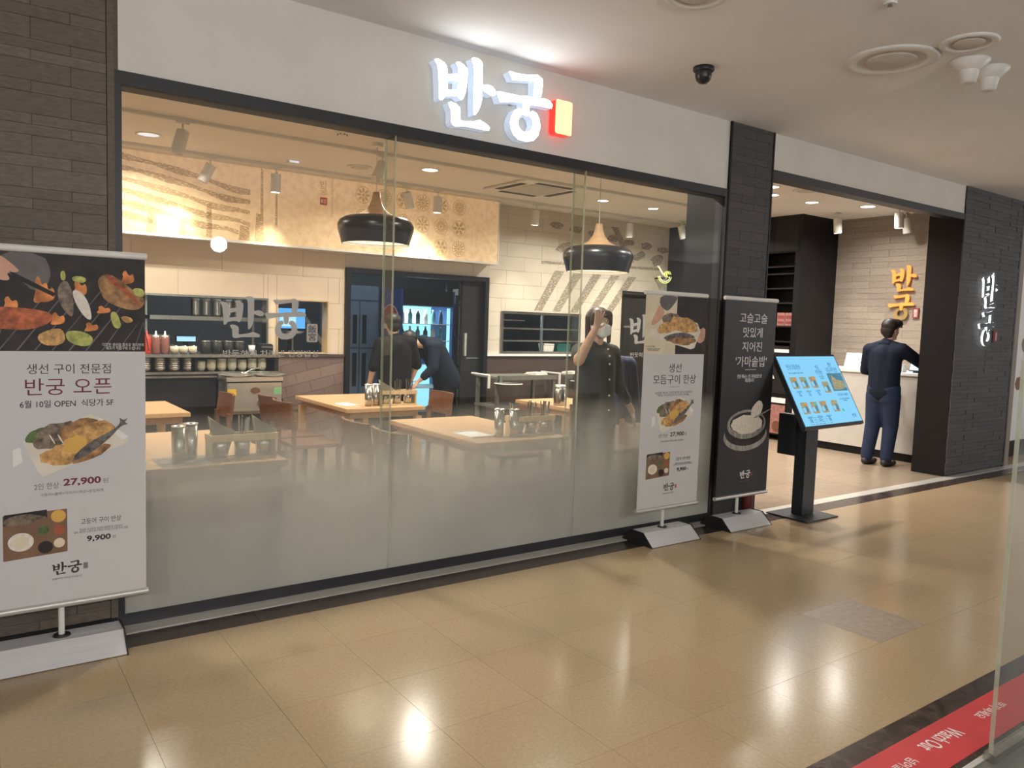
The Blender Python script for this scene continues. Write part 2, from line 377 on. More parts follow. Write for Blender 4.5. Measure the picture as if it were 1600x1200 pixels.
# ------------------------------------------------------------------ the shop's brush logo (metres, as on the big sign)
LOGO = {'b': ([(.015,.38),(.026,.388),(.045,.39),(.078,.38),(.095,.364),(.103,.338),(.102,.32),(.175,.335),(.172,.372),(.158,.391),(.164,.401),(.184,.404),(.215,.392),(.236,.377),(.24,.35),(.235,.298),(.227,.24),(.211,.203),(.198,.193),(.181,.203),(.167,.209),(.094,.195),(.087,.188),(.075,.171),(.062,.166),(.052,.173),(.049,.233),(.045,.287),(.041,.33),(.033,.359)], [(.104,.283),(.174,.294),(.172,.246),(.106,.233)]),
 'a': ([(.261,.439),(.278,.45),(.31,.45),(.331,.44),(.34,.425),(.343,.308),(.385,.317),(.414,.311),(.436,.292),(.438,.272),(.426,.261),(.405,.257),(.38,.264),(.342,.277),(.34,.216),(.33,.18),(.313,.145),(.296,.126),(.286,.129),(.283,.182),(.282,.296),(.281,.375),(.276,.408)], None),
 'n': ([(.111,.162),(.134,.172),(.165,.166),(.19,.151),(.196,.132),(.195,.081),(.212,.076),(.294,.09),(.329,.103),(.364,.093),(.393,.081),(.402,.071),(.398,.054),(.38,.051),(.31,.051),(.226,.05),(.166,.038),(.145,.044),(.135,.059),(.135,.088),(.133,.121),(.122,.141)], None),
 'g': ([(.526,.421),(.54,.427),(.6,.425),(.675,.433),(.744,.449),(.784,.43),(.786,.385),(.78,.335),(.766,.305),(.716,.299),(.721,.348),(.719,.404),(.631,.39),(.557,.379),(.545,.396)], None),
 'u': ([(.444,.287),(.456,.294),(.523,.295),(.62,.297),(.665,.307),(.712,.304),(.805,.317),(.845,.311),(.87,.291),(.863,.266),(.791,.265),(.692,.258),(.689,.204),(.671,.185),(.647,.19),(.638,.225),(.637,.259),(.562,.251),(.471,.232),(.455,.261)], None),
 'o': ([(.612,.224),(.579,.205),(.558,.168),(.548,.131),(.554,.091),(.577,.059),(.616,.035),(.677,.033),(.731,.048),(.764,.084),(.78,.135),(.771,.182),(.75,.215),(.715,.226),(.692,.21),(.692,.189),(.713,.172),(.722,.143),(.709,.108),(.679,.089),(.644,.091),(.617,.107),(.608,.142),(.618,.173),(.64,.195),(.635,.218)], None)}
def strokes(keys, s=1., ox=0., oz=0., dx=0., dz=0., t=.001, y0=0., two=False):
    mb = MB()
    for i, k in enumerate(keys):
        pts, hole = LOGO[k]; f = lambda q: [(ox+(x+dx)*s, oz+(z+dz)*s) for x, z in q]
        mb.poly(f(pts), y0+i*.0001, t, f(hole) if hole else None, 0, 1 if two else None)
    return mb
def logo(parent, x, z, width, m, seal=None, y=0., t=.0008, name='logo_lettering'):
    """flat horizontal logo centred on x, bottom at z"""
    s = width/.87; ox = x-width/2
    strokes('ban', s, ox, z, t=t, y0=y).build(name, m, parent); strokes('guo', s, ox, z, t=t, y0=y).build(name, m, parent)
    if seal: MB().poly(rrect(ox+.9*s, z+.13*s, ox+1.03*s, z+.33*s, .02*s), y, t).build('seal', seal, parent)

# ------------------------------------------------------------------ STRUCTURE: corridor
fl = struct('floor', 'beige vinyl tile floor of the shopping corridor')
B(-4, -9, -.08, 15, 8.2, -.007).build('floor_slab', 'grout', fl)
B(-4, -9, -.007, 15, -2.85, 0).build('escalator_landing', 'grey_plate', fl)
T = .45; tm = [B(.0006, .0006, -.007, T-.0006, T-.0006, 0).mesh('floor_tile', 'vinyl%d' % i) for i in range(4)]
for j in range(5):
    for i in range(-5, 18):
        x, y = 3.69+(i-6)*T, -.73-j*T
        link('floor_tile', B(.0006, .0006, -.007, T-.0006, T-.0006, 0).mesh('floor_tile', 'floor_patch') if (i == 6 and j == 3) else tm[random.randrange(4)], fl, (x, y, 0))
it = struct('floor_interior', 'warm grey tile floor inside the restaurant')
B(-1.5, 0, -.007, 4.9, 8.2, -.001).build('floor_slab', 'intfloor0', it)
B(4.9, 2.4, -.007, 10.2, 8.2, -.001).build('floor_slab', 'intfloor1', it)
im = [B(.001, .001, -.007, .599, .599, 0).mesh('floor_tile', 'intfloor%d' % i) for i in range(3)]
for i in range(8):
    for j in range(4): link('floor_tile', im[random.randrange(3)], it, (4.9+i*.6, j*.6, 0))
tr = struct('trim_1', 'dark brown marble strip along the shop front')
for i in range(14): B(-1.5+i*.9+.001, -.28, -.007, -1.5+(i+1)*.9-.001, -.117, .0005).build('marble_slab', 'marble', tr)
tr = struct('trim_2', 'brushed metal threshold strip under the shop front')
for a, b in ((-1.5, .62), (.62, 3.1), (3.1, 5.6), (5.6, 8.1), (8.1, 11)): B(a+.001, -.115, -.007, b-.001, .0, .004).build('metal_strip', 'steel_strip', tr)
tr = struct('trim_3', 'dark marble border beside the escalator landing')
for i in range(8): B(-.5+i*.9+.001, -2.835, -.007, -.5+(i+1)*.9-.001, -2.532, .0005).build('marble_slab', 'marble', tr)
B(-.5, -2.856, -.007, 7, -2.837, .004).build('metal_edge', 'steel_strip', tr)
ce = struct('ceiling', 'pale grey plaster ceiling of the corridor')
B(-4, -9, 3.12, 15, .0, 3.25).build('ceiling_slab', 'ceiling_paint', ce)
ci = struct('ceiling_interior', 'cream plaster ceiling of the restaurant')
B(-1.5, .12, 3.1, 10.3, 8.2, 3.2).build('ceiling_slab', 'int_ceiling', ci)
wl = struct('wall_left', 'brown stone tile wall left of the window')
B(-3, .0, 0, .62, .2, 3.12).build('wall_core', 'stone3', wl)
B(.572, -.016, .0, .602, 0, 3.12).build('edge_trim', 'stone3', wl)
B(-3, -.02, 0, .6, -.001, .055).build('baseboard', 'dark', wl)
tiles(wl, 'stone_tile', (-.62, 0, 0), 1.19, .055, 3.12, ['stone%d' % i for i in range(4)], .3, (.045, .045, .09, .05, .085), seed=3)
wc = struct('wall_column', 'dark ledger stone column between window and entrance')
B(4.875, .0, 0, 5.42, .4, 3.12).build('column_core', 'black', wc)
for a in (4.875, 5.402): B(a, -.017, 0, a+.018, 0, 3.12).build('edge_trim', 'black', wc)
tiles(wc, 'stone_tile', (4.893, 0, 0), .509, .0, 3.12, ['ledger%d' % i for i in range(4)], .3, (.06, .08, .07, .1, .05), seed=5)
wp = struct('wall_pillar', 'dark ledger stone pillar right of the entrance')
B(8.72, .0, 0, 10.15, .36, 3.12).build('pillar_core', 'black', wp)
B(10.11, -.017, 0, 10.15, 0, 3.12).build('edge_trim', 'frame', wp)
tiles(wp, 'stone_tile', (8.72, 0, 0), 1.39, .02, 3.12, ['ledger%d' % i for i in range(4)], .36, (.035, .05, .042, .06, .045), jit=.006, seed=9)
wf = struct('wall_fascia', 'off white plaster fascia above window and entrance')
B(.62, .0, 2.605, 4.875, .12, 3.12).build('fascia_panel', 'plaster', wf)
B(5.42, .0, 2.83, 8.72, .12, 3.12).build('header_panel', 'plaster', wf)
t4 = struct('trim_4', 'black metal lintel strip over the open entrance')
B(5.42, -.012, 2.765, 8.72, .12, 2.83).build('lintel', 'frame', t4)

# the shop window
wi = struct('window_1', 'frameless glass shop window with frosted lower half in black metal frame')
B(.602, -.012, 2.545, 4.875, .12, 2.605).build('frame_top', 'frame', wi)
B(.602, -.012, 0, 4.875, .08, .06).build('frame_bottom', 'frame', wi)
B(.602, -.012, .06, .632, .08, 2.545).build('frame_post', 'frame', wi); B(4.845, -.012, .06, 4.875, .08, 2.545).build('frame_post', 'frame', wi)
panes = []
for a, b in ((.632, 2.026), (2.03, 3.436), (3.44, 4.845)):
    p = B(a, .0, .06, b, .012, 2.545).build('glass_pane', 'glass', wi); panes.append(p)
    B(a, -.0015, .06, b, -.0005, 1.04).build('frost_film', 'frost', p)
for a in (2.028, 3.438):
    B(a-.006, .014, .06, a+.006, .12, 2.545).build('glass_fin', 'glass', wi)
    B(a-.007, .12, .06, a+.007, .124, 2.545).build('fin_edge', 'glass_edge', wi); B(a-.003, -.002, .06, a+.003, .012, 2.545).build('joint_seal', 'glass_edge', wi)
MM('decal_grey', (186, 182, 176), .6, var=.02)
logo(panes[0], 1.29, 1.375, .455, 'decal_grey', y=-.002, t=.0006, name='window_lettering')
sl = MB().poly(rrect(1.522, 1.38, 1.582, 1.478, .008), -.002, .0006).build('window_seal', 'decal_grey', panes[0])
text('window_lettering', '飯\n宮', 1.552, 1.429, .045, .082, 'dark', panes[0], y=-.0034)
text('window_lettering', '반듯하게 차려낸 건강밥상', 1.34, 1.318, .505, .036, 'decal_grey', panes[0], y=-.002, bold=.01)
logo(panes[2], 4.11, 1.375, .455, 'ink_white', y=-.002, t=.0006, name='window_lettering')
text('window_lettering', '반듯하게 차려낸 건강밥상', 4.17, 1.318, .505, .036, 'ink_white', panes[2], y=-.002, bold=.01)

# ------------------------------------------------------------------ STRUCTURE: restaurant interior
wb = struct('wall_back', 'cream panelled back wall with kitchen windows and doorway')
def seg(x0, x1, z0, z1, m='cream', n='wall_core', y0=4.712, y1=4.85): B(x0, y0, z0, x1, y1, z1).build(n, m, wb)
seg(-1.5, 1.0, 0, 3.1); seg(1.0, 2.85, 1.70, 3.1); seg(2.85, 2.95, 0, 3.1); seg(2.95, 3.56, 1.70, 3.1); seg(3.56, 3.77, 0, 3.1)
seg(3.77, 5.81, 2.11, 3.1); seg(5.81, 6.04, 0, 3.1); seg(6.04, 7.46, 1.675, 3.1); seg(7.46, 8.28, 0, 3.1); seg(8.28, 9.25, 2.06, 3.1)
seg(1.0, 2.85, 0, 1.075); seg(2.95, 3.56, 0, 1.08); seg(6.04, 7.46, 0, 1.09)
def panels(x0, x1, z0, z1, w, h, m, holes, seed):
    r = random.Random(seed); z = z0; k = 0
    while z < z1-.02:
        x = x0-(w/2 if k % 2 else 0)
        while x < x1-.02:
            a, b, c, d = max(x, x0), min(x+w, x1), z, min(z+h, z1)
            parts = [(a, b, c, d)]
            for hx0, hx1, hz0, hz1 in holes:
                np_ = []
                for (pa, pb, pc, pd) in parts:
                    if pb <= hx0 or pa >= hx1 or pd <= hz0 or pc >= hz1: np_.append((pa, pb, pc, pd)); continue
                    if pa < hx0: np_.append((pa, hx0, pc, pd))
                    if pb > hx1: np_.append((hx1, pb, pc, pd))
                    ma, mb_ = max(pa, hx0), min(pb, hx1)
                    if pc < hz0: np_.append((ma, mb_, pc, hz0))
                    if pd > hz1: np_.append((ma, mb_, hz1, pd))
                parts = np_
            for pa, pb, pc, pd in parts:
                if pb-pa > .02 and pd-pc > .015: B(pa+.0015, 4.7+r.uniform(0, .003), pc+.0015, pb-.0015, 4.712, pd-.0015).build('wall_panel', m, wb)
            x += w
        z += h; k += 1
panels(1.0, 3.77, 1.075, 2.4, .9, .3, 'cream', [(1.0, 2.85, 1.06, 1.70), (2.95, 3.56, 1.06, 1.70)], 2)
panels(3.77, 5.81, 2.11, 2.5, .9, .2, 'cream2', [], 3)
panels(5.81, 9.25, 1.09, 3.1, .6, .19, 'cream2', [(6.04, 7.46, 1.0, 1.675), (8.28, 9.3, 0, 2.06)], 4)
for x0, x1, z1 in ((5.81, 8.28, 1.06),):
    for k in range(5): B(x0, 4.69, k*.212+.001, x1, 4.712, (k+1)*.212-.001).build('wainscot_board', 'wainscot', wb)
B(5.81, 4.66, 1.06, 7.5, 4.712, 1.09).build('window_sill', 'white', wb)
B(-.5, 4.69, 0, 2.87, 4.712, 1.06).build('wainscot_board', 'wainscot', wb)
# slanted slate tiles right of the counter
R0 = (2.88, 3.76, .0, 1.045); an = math.radians(13); cnt = 0
for j in range(-4, 12):
    for i in range(-2, 6):
        u0, v0 = i*.30+(j % 2)*.15+2.7, j*.125-.3
        bm = bmesh.new(); me = B(.0015, 0, .0015, .2985, .012, .1235).mesh('slate_tile', 'slate%d' % ((i*3+j*5) % 3)); bm.from_mesh(me)
        bmesh.ops.rotate(bm, verts=bm.verts, cent=(0, 0, 0), matrix=Matrix.Rotation(-an, 3, 'Y'))
        bmesh.ops.translate(bm, verts=bm.verts, vec=(2.6+(u0-2.7)*math.cos(an)-v0*math.sin(an), 4.7, (u0-2.7)*math.sin(an)+v0*math.cos(an)))
        for co, no in (((R0[0], 0, 0), (-1, 0, 0)), ((R0[1], 0, 0), (1, 0, 0)), ((0, 0, R0[2]), (0, 0, -1)), ((0, 0, R0[3]), (0, 0, 1))):
            bmesh.ops.bisect_plane(bm, geom=bm.verts[:]+bm.edges[:]+bm.faces[:], plane_co=co, plane_no=no, clear_outer=True)
            ed = [e for e in bm.edges if e.is_boundary]
            if ed: bmesh.ops.holes_fill(bm, edges=ed)
        if len(bm.verts) > 3:
            bm.to_mesh(me); link('slate_tile', me, wb)
        bm.free()
B(2.86, 4.68, 1.045, 3.77, 4.71, 1.075).build('tile_capping', 'wainscot', wb)
# openings: frames
def framed(name, label, x0, x1, z0, z1, m, t=.03, y0=4.68, y1=4.85, mull=()):
    f = tag(link(name, None), label, kind='structure')
    B(x0, y0, z1-t, x1, y1, z1).build('window_frame', m, f); B(x0, y0, z0, x1, y1, z0+t).build('window_sill', m, f)
    B(x0, y0, z0+t, x0+t, y1, z1-t).build('window_frame', m, f); B(x1-t, y0, z0+t, x1, y1, z1-t).build('window_frame', m, f)
    for q in mull: B(*q).build('mullion', m, f)
    return f
framed('window_2', 'wide kitchen pass window behind the steel shelf counter', 1.0, 2.85, 1.075, 1.70, 'steel', .02)
framed('window_3', 'small kitchen window with the blue screen behind it', 2.95, 3.56, 1.08, 1.70, 'wood_pale', .012)
framed('window_4', 'steel framed kitchen window with four rails', 6.04, 7.46, 1.09, 1.675, 'steel', .035,
       mull=[(6.74, 4.69, 1.12, 6.765, 4.72, 1.64)]+[(6.07, 4.70, z, 7.43, 4.72, z+.022) for z in (1.26, 1.43)]+[(6.07, 4.70, 1.545, 6.45, 4.715, 1.56)])
d1 = struct('door_1', 'black framed doorway into the kitchen')
B(3.77, 4.66, 0, 3.83, 4.86, 2.11).build('door_jamb', 'black', d1); B(5.75, 4.66, 0, 5.81, 4.86, 2.11).build('door_jamb', 'black', d1); B(3.83, 4.66, 2.05, 5.75, 4.86, 2.11).build('door_head', 'black', d1)
dp = B(5.44, 4.74, 0, 5.75, 4.79, 2.05).build('door_leaf', 'dark', d1); B(5.47, 4.70, 1.06, 5.50, 4.74, 1.36).build('door_handle', 'steel_bright', dp)
B(5.52, 4.735, 1.02, 5.73, 4.74, 1.035).build('door_rail', 'steel', dp)
d2 = struct('door_2', 'black service door at the right end of the back wall')
B(8.28, 4.74, 0, 9.25, 4.8, 2.05).build('door_leaf', 'dark', d2); B(8.28, 4.68, 0, 8.32, 4.82, 2.06).build('door_jamb', 'black', d2); B(8.32, 4.68, 2.02, 9.25, 4.82, 2.06).build('door_head', 'black', d2)
B(8.34, 4.735, 1.5, 9.2, 4.745, 1.53).build('door_rail', 'steel', d2); B(8.36, 4.732, .95, 9.2, 4.74, 1.1).build('kick_panel', 'dark_shelf', d2)
# palace eaves drawing printed on the wall to the right
pr = MB()
for k in range(5): pr.poly([(6.95+k*.36, 2.28), (7.12+k*.36, 2.28), (6.74+k*.33, 1.70), (6.6+k*.33, 1.70)], 4.699, .0006)
for k in range(7): pr.poly(ellipse(6.95+k*.36, 2.92-.03*k, .12, .05, 12, 0, .2, k), 4.699, .0006)
for k in range(6): pr.poly(ellipse(7.1+k*.38, 2.62-.05*(k % 2), .14, .07, 12, .3, .3, k), 4.699, .0006)
pr.poly([(6.7, 2.36), (9.1, 2.42), (9.1, 2.46), (6.7, 2.40)], 4.699, .0006)
pr.poly([(8.0, 3.0), (8.14, 3.0), (8.5, 2.5), (8.36, 2.5)], 4.699, .0006)
pr.build('wall_drawing', 'wall_ink', wb)
wk = struct('wall_kitchen', 'grey kitchen walls beyond the back wall')
B(-1.5, 7.9, 0, 10.2, 8.0, 3.1).build('wall_core', 'kitchen_wall', wk); B(-1.6, 4.85, 0, -1.5, 8, 3.1).build('wall_core', 'kitchen_wall', wk)
B(7.9, 4.85, 0, 8.0, 7.9, 3.1).build('wall_core', 'kitchen_wall', wk)
ws = struct('wall_side', 'left side wall of the dining room')
B(-1.6, .2, 0, -1.5, 4.712, 3.1).build('wall_core', 'cream', ws)
wq = struct('wall_partition', 'black partition with shelves beside the entrance counter')
B(9.25, 2.30, 0, 10.3, 2.36, 3.1).build('end_panel', 'black', wq)
B(9.6, 2.36, 0, 9.7, 4.712, 3.1).build('back_panel', 'dark', wq)
B(9.25, 2.70, 2.62, 9.6, 4.712, 3.1).build('upper_panel', 'black', wq); B(9.25, 2.36, 2.62, 9.6, 2.70, 3.1).build('upper_panel', 'dark', wq)
B(9.25, 3.2, 0, 9.6, 4.712, 2.62).build('side_panel', 'dark', wq); B(9.25, 3.02, 0, 9.6, 3.2, 2.62).build('door_panel', 'black', wq)
B(9.25, 2.36, 0, 9.28, 2.385, 2.62).build('cabinet_stile', 'black', wq)
for z in (2.6, 2.4, 2.3, 2.1, 1.9, 1.58, 1.37, .66): B(9.26, 2.385, z, 9.6, 3.02, z+.02).build('shelf_board', 'dark_shelf', wq)
wn = struct('wall_counter', 'grey brown split tile wall behind the entrance counter')
B(10.114, .0, 0, 10.3, 2.30, 3.1).build('wall_core', 'ash3', wn)
tiles(wn, 'wall_tile', (10.114, 2.30, 0), 1.95, 0, 3.1, ['ash%d' % i for i in range(4)], .5, (.07, .09, .08, .1, .075), rz=-PI/2, t=.014, jit=.003, seed=12)
wr = struct('wall_next', 'white wall of the neighbouring shop')
B(10.15, .32, 0, 15, .5, 3.12).build('wall_core', 'white', wr); B(10.15, .30, 0, 15, .32, .2).build('baseboard', 'dark', wr)

# ------------------------------------------------------------------ FURNITURE AND THINGS: corridor
def banner_frame(name, label, x, m_panel, board_label=None):
    t = thing(name, label, 'banner stand', (x, -.2, 0))
    p = MB(); sec = [(-.155, .004), (.14, .004), (.055, .085), (-.06, .085)]
    x0, x1 = -.285, .205
    vs = [(x0, y, z) for y, z in sec]+[(x1, y, z) for y, z in sec]
    p.add(vs, [(0, 1, 2, 3)[::-1], (4, 5, 6, 7), (0, 1, 5, 4)[::-1], (1, 2, 6, 5)[::-1], (2, 3, 7, 6)[::-1], (3, 0, 4, 7)[::-1]])
    b = p.build('base', 'alu', t)
    for xa, xb in ((x0-.006, x0), (x1, x1+.006)):
        q = MB(); s2 = [(-.162, 0), (.147, 0), (.06, .09), (-.066, .09)]
        vs = [(xa, y, z) for y, z in s2]+[(xb, y, z) for y, z in s2]
        q.add(vs, [(3, 2, 1, 0), (4, 5, 6, 7), (0, 1, 5, 4), (1, 2, 6, 5), (2, 3, 7, 6), (3, 0, 4, 7)]).build('end_cap', 'black_plastic', b)
    MB().cone((-.03, 0, .085), (-.03, 0, .091), .036, .033, 20).build('socket', 'black_plastic', b)
    MB().cone((-.03, .004, .085), (-.03, .004, 1.755), .0125, .0125, 14).build('pole', 'white_metal', t)
    pan = B(-.31, -.012, .24, .31, -.011, 1.745).build('banner_sheet', m_panel, t)
    if board_label: pan['label'] = board_label
    for z in (1.745, .215):
        r = MB().cone((-.318, -.008, z+.014), (.318, -.008, z+.014), .0155, .0155, 14).build('clamp_rail', 'white_metal' if z > 1 else 'rail_alu', t)
    return t, pan
def soft(pts, n, it=2):
    """round the corners of a printed shape"""
    if n in ('printed_tray', 'printed_tongs', 'printed_grill_bar', 'printed_spoon') or len(pts) > 14: return pts
    for _ in range(1 if n in ('printed_sleeve', 'printed_hand') else it):
        out = []
        for a, b in zip(pts, pts[1:]+pts[:1]): out += [(a[0]*.75+b[0]*.25, a[1]*.75+b[1]*.25), (a[0]*.25+b[0]*.75, a[1]*.25+b[1]*.75)]
        pts = out
    return pts
def dish(p, cx, cz, s, y=-.0125):
    """printed mixed grilled fish board"""
    def P(pts, m, k, n='printed_food'): MB().poly([(cx+a*s, cz+b*s) for a, b in soft(pts, n)], y-k*.00035, .0003).build(n, m, p)
    P([(-.50, -.19), (-.42, -.14), (-.44, .0), (-.5, -.02)], 'white', 0, 'printed_tray')
    P([(-.42, .06), (.16, .30), (.5, .02), (.46, -.02), (-.26, -.30), (-.30, -.24)], 'board_print', 0, 'printed_tray')
    P([(.2, .28), (.3, .22), (.5, .05), (.44, .02)], 'white', 1, 'printed_tray')
    P(ellipse(-.30, .10, .10, .07, 14, .5, .2, 1), 'leaf', 1)
    P(ellipse(-.16, .10, .19, .11, 18, .55, .12, 2), 'fish_grey', 2)
    P(ellipse(.06, .15, .19, .10, 18, .3, .12, 3), 'meat_brown', 2.5)
    P(ellipse(.16, .10, .22, .11, 18, .45, .12, 4), 'fish_gold', 3)
    P(ellipse(-.10, -.10, .17, .10, 18, .1, .15, 5), 'fish_gold', 4)
    P(ellipse(.02, .0, .11, .09, 16, .3, .12, 9), 'egg_yellow', 5)
    P([(-.02, -.16), (.06, -.05), (.2, .05), (.36, .13), (.43, .20), (.41, .26), (.45, .22), (.5, .25), (.46, .20), (.5, .18), (.43, .17), (.34, .06), (.2, -.06), (.08, -.14)], 'fish_dark', 6, 'printed_fish')
    P(ellipse(.16, -.10, .2, .05, 16, .42, .1, 7), 'meat_brown', 5.5)
    for k in range(2): P([(-.16+k*.07, .02), (-.145+k*.07, .015), (-.19+k*.07, .11), (-.205+k*.07, .11)], 'rice_print', 7)
def tray(p, x0, z0, x1, z1, y=-.0125):
    """printed set meal tray"""
    w, h = x1-x0, z1-z0
    def P(pts, m, k, n='printed_food'): MB().poly([(x0+a*w, z0+b*h) for a, b in soft(pts, n)], y-k*.00035, .0003).build(n, m, p)
    P([(0, 0), (1, .06), (1, .96), (0, .92)], 'board_brown', 0, 'printed_tray')
    P([(.01, .72), (.3, .78), (.68, .82), (.68, .98), (.02, .94)], 'print_dark', 1, 'printed_tray')
    P([(-.01, .80), (.1, .9), (.4, .93), (.6, .86), (.68, .84), (.6, .78), (.3, .70), (.05, .72)], 'fish_grey', 2, 'printed_fish')
    P(ellipse(.27, .36, .2, .19), 'rice_print', 1); P(ellipse(.27, .35, .12, .12), 'paper', 2)
    P(ellipse(.86, .82, .12, .13), 'egg_yellow', 1); P(ellipse(.87, .53, .09, .1), 'soup_red', 1); P(ellipse(.87, .26, .09, .1), 'paper', 1)
    P(ellipse(.65, .2, .12, .13), 'print_dark', 1); P(ellipse(.62, .56, .09, .1), 'leaf', 1)
# left banner
t, p = banner_frame('banner_stand', 'large white roll banner with grill photo standing at the left wall', .38, 'banner', 'white printed banner sheet')
X = lambda wx: wx-.38
MB().poly([(-.31, 1.335), (.31, 1.335), (.31, 1.745), (-.31, 1.745)], -.0122, .0003).build('printed_photo', 'print_dark', p)
def P(pts, m, k, n='printed_food'): MB().poly(soft(pts, n), -.0125-k*.00035, .0003).build(n, m, p)
def px(u, v): return (max(-.309, X(.144+u/908*.545)), 1.745-(max(v, 342)-340)/650*.41)      # u, v: place within the photo print
def PX(pts, m, k, n='printed_food'): P([px(*q) for q in pts], m, k, n)
PX([(0, 330), (260, 345), (310, 460), (280, 560), (200, 600), (120, 520), (30, 470)], 'cloth_print', 0, 'printed_sleeve')
PX([(-120, 330), (0, 360), (115, 455), (110, 475), (40, 480), (65, 520), (40, 535), (-30, 520), (-120, 470)], 'skin_print', 1, 'printed_hand')
PX([(60, 470), (90, 480), (330, 600), (320, 625), (80, 510)], 'dark', 2, 'printed_tongs')
for sd, (cx, cy, hh) in enumerate(((230, 580, 170), (270, 600, 120), (50, 680, 90), (470, 560, 110), (780, 470, 90), (330, 770, 80), (540, 820, 60), (620, 700, 50))):
    PX([(cx-40, cy+hh*.55), (cx-15, cy), (cx-25, cy-hh*.3), (cx, cy-hh*.6), (cx+20, cy-hh*.1), (cx+50, cy-hh*.35), (cx+60, cy+hh*.3), (cx+20, cy+hh*.5)], 'flame', 1+sd*.1, 'printed_flame')
for k in range(11):
    u = -120+k*105; PX([(u, 985), (u+12, 985), (u+330, 560), (u+322, 560)] if u+330 < 905 and u > -60 else [(max(u, -40), 985), (max(u, -40)+10, 985), (min(u+150, 900), 780), (min(u+145, 895), 780)], 'cloth_print', .4, 'printed_grill_bar')
PX([(-140, 730), (0, 700), (120, 705), (230, 715), (320, 740), (300, 800), (180, 850), (40, 850), (-140, 830)], 'meat', 2)
PX([(590, 500), (640, 450), (720, 470), (830, 560), (905, 600), (905, 660), (850, 700), (760, 690), (640, 640), (610, 570)], 'meat_brown', 2)
PX([(630, 450), (690, 460), (860, 620), (900, 690), (840, 640), (700, 530)], 'meat', 3)
PX([(820, 545), (880, 540), (905, 560), (905, 600), (840, 600)], 'leek', 4)
PX([(340, 560), (390, 500), (430, 560), (440, 640), (440, 760), (400, 740), (350, 660)], 'fish_grey', 3, 'printed_fish')
PX([(430, 570), (490, 580), (540, 660), (560, 780), (510, 760), (450, 660)], 'rice_print', 3, 'printed_fish')
PX([(360, 455), (390, 445), (395, 510), (365, 515)], 'leek', 4); PX([(430, 480), (520, 480), (520, 525), (440, 520)], 'leek', 4)
PX([(670, 715), (720, 710), (755, 825), (695, 830)], 'leek', 4); PX([(735, 745), (800, 740), (835, 775), (780, 795)], 'fish_gold', 4)
PX([(200, 885), (330, 830), (380, 850), (390, 940), (260, 960)], 'fish_gold', 4); PX([(385, 850), (500, 850), (575, 900), (530, 965), (400, 930)], 'leek', 4)
text('lettering', '다양한 생선을 함초로 염지하여\n쉐프가 직접구워 드립니다', X(.60), 1.358, .165, .030, 'ink_white', p, y=-.0145)
text('lettering', '생선 구이 전문점', X(.392), 1.26, .315, .043, 'ink_black', p, y=-.0125)
text('lettering', '반궁 오픈', X(.39), 1.184, .325, .072, 'ink_maroon', p, y=-.0125)
text('lettering', '6월 10일 OPEN  식당가 5F', X(.384), 1.111, .352, .032, 'ink_black', p, y=-.0125, bold=.008)
dish(p, X(.40), .93, .44)
text('lettering', '2인 한상', X(.30), .757, .092, .028, 'ink_grey', p, y=-.0125, bold=.006)
text('lettering', '27,900', X(.435), .765, .145, .036, 'ink_maroon', p, y=-.0125, bold=.03)
text('lettering', '원', X(.525), .762, .022, .022, 'ink_grey', p, y=-.0125)
text('lettering', '고등어+볼락+가자미+메로+된장찌개', X(.396), .72, .24, .014, 'ink_grey', p, y=-.0125)
tray(p, X(.14), .45, X(.375), .66)
text('lettering', '고등어 구이 반상', X(.507), .586, .16, .026, 'ink_black', p, y=-.0125)
text('lettering', '껍질은 바삭하게 속살은 촉촉하게 구워내어\n겉바 생선만 노릇하게 구워낸 갓지은 고소한 맛의 일품', X(.507), .545, .215, .021, 'ink_grey', p, y=-.0125)
text('lettering', '9,900', X(.497), .505, .095, .029, 'ink_black', p, y=-.0125, bold=.03)
text('lettering', '원', X(.558), .503, .014, .014, 'ink_grey', p, y=-.0125)
logo(p, X(.372), .357, .118, 'ink_black', 'ink_grey', y=-.0125, t=.0004)
text('lettering', '반듯하게 차려낸 건강밥상', X(.372), .345, .11, .009, 'ink_grey', p, y=-.0125)
# white banner by the window
t, p = banner_frame('banner_stand', 'white roll banner with fish platter photo standing before the glass', 4.15, 'banner', 'white printed banner sheet')
X2 = lambda wx: wx-4.15
MB().poly([(-.31, 1.335), (0, 1.335), (0, 1.745), (-.31, 1.745)], -.0122, .0003).build('printed_photo', 'paper', p)
MB().poly([(0, 1.335), (.31, 1.335), (.31, 1.745), (0, 1.745)], -.0122, .0003).build('printed_photo', 'print_dark', p)
P([(-.17, 1.745), (-.01, 1.745), (.0, 1.72), (-.08, 1.64), (-.12, 1.64), (-.18, 1.68)], 'cloth_print', 1, 'printed_sleeve')
P([(-.18, 1.68), (-.12, 1.64), (-.15, 1.58), (-.2, 1.545), (-.25, 1.53), (-.245, 1.57), (-.2, 1.64)], 'skin_print', 1, 'printed_hand')
P([(.31, 1.54), (.22, 1.50), (.20, 1.44), (.26, 1.41), (.31, 1.44)], 'skin_print', 1, 'printed_hand')
P([(-.27, 1.48), (-.13, 1.56), (-.02, 1.61), (.22, 1.56), (.26, 1.50), (.2, 1.38), (.16, 1.37), (-.26, 1.455)], 'board_print', 2, 'printed_tray')
P(ellipse(-.06, 1.575, .09, .05, 16, .1, .15, 1), 'fish_grey', 3); P(ellipse(-.09, 1.52, .1, .04, 16, .2, .15, 2), 'fish_gold', 4)
P(ellipse(.08, 1.545, .15, .055, 18, -.15, .12, 3), 'fish_gold', 4.5); P([(-.14, 1.45), (-.02, 1.485), (.12, 1.49), (.22, 1.455), (.14, 1.45), (0, 1.455), (-.08, 1.43)], 'fish_dark', 5, 'printed_fish')
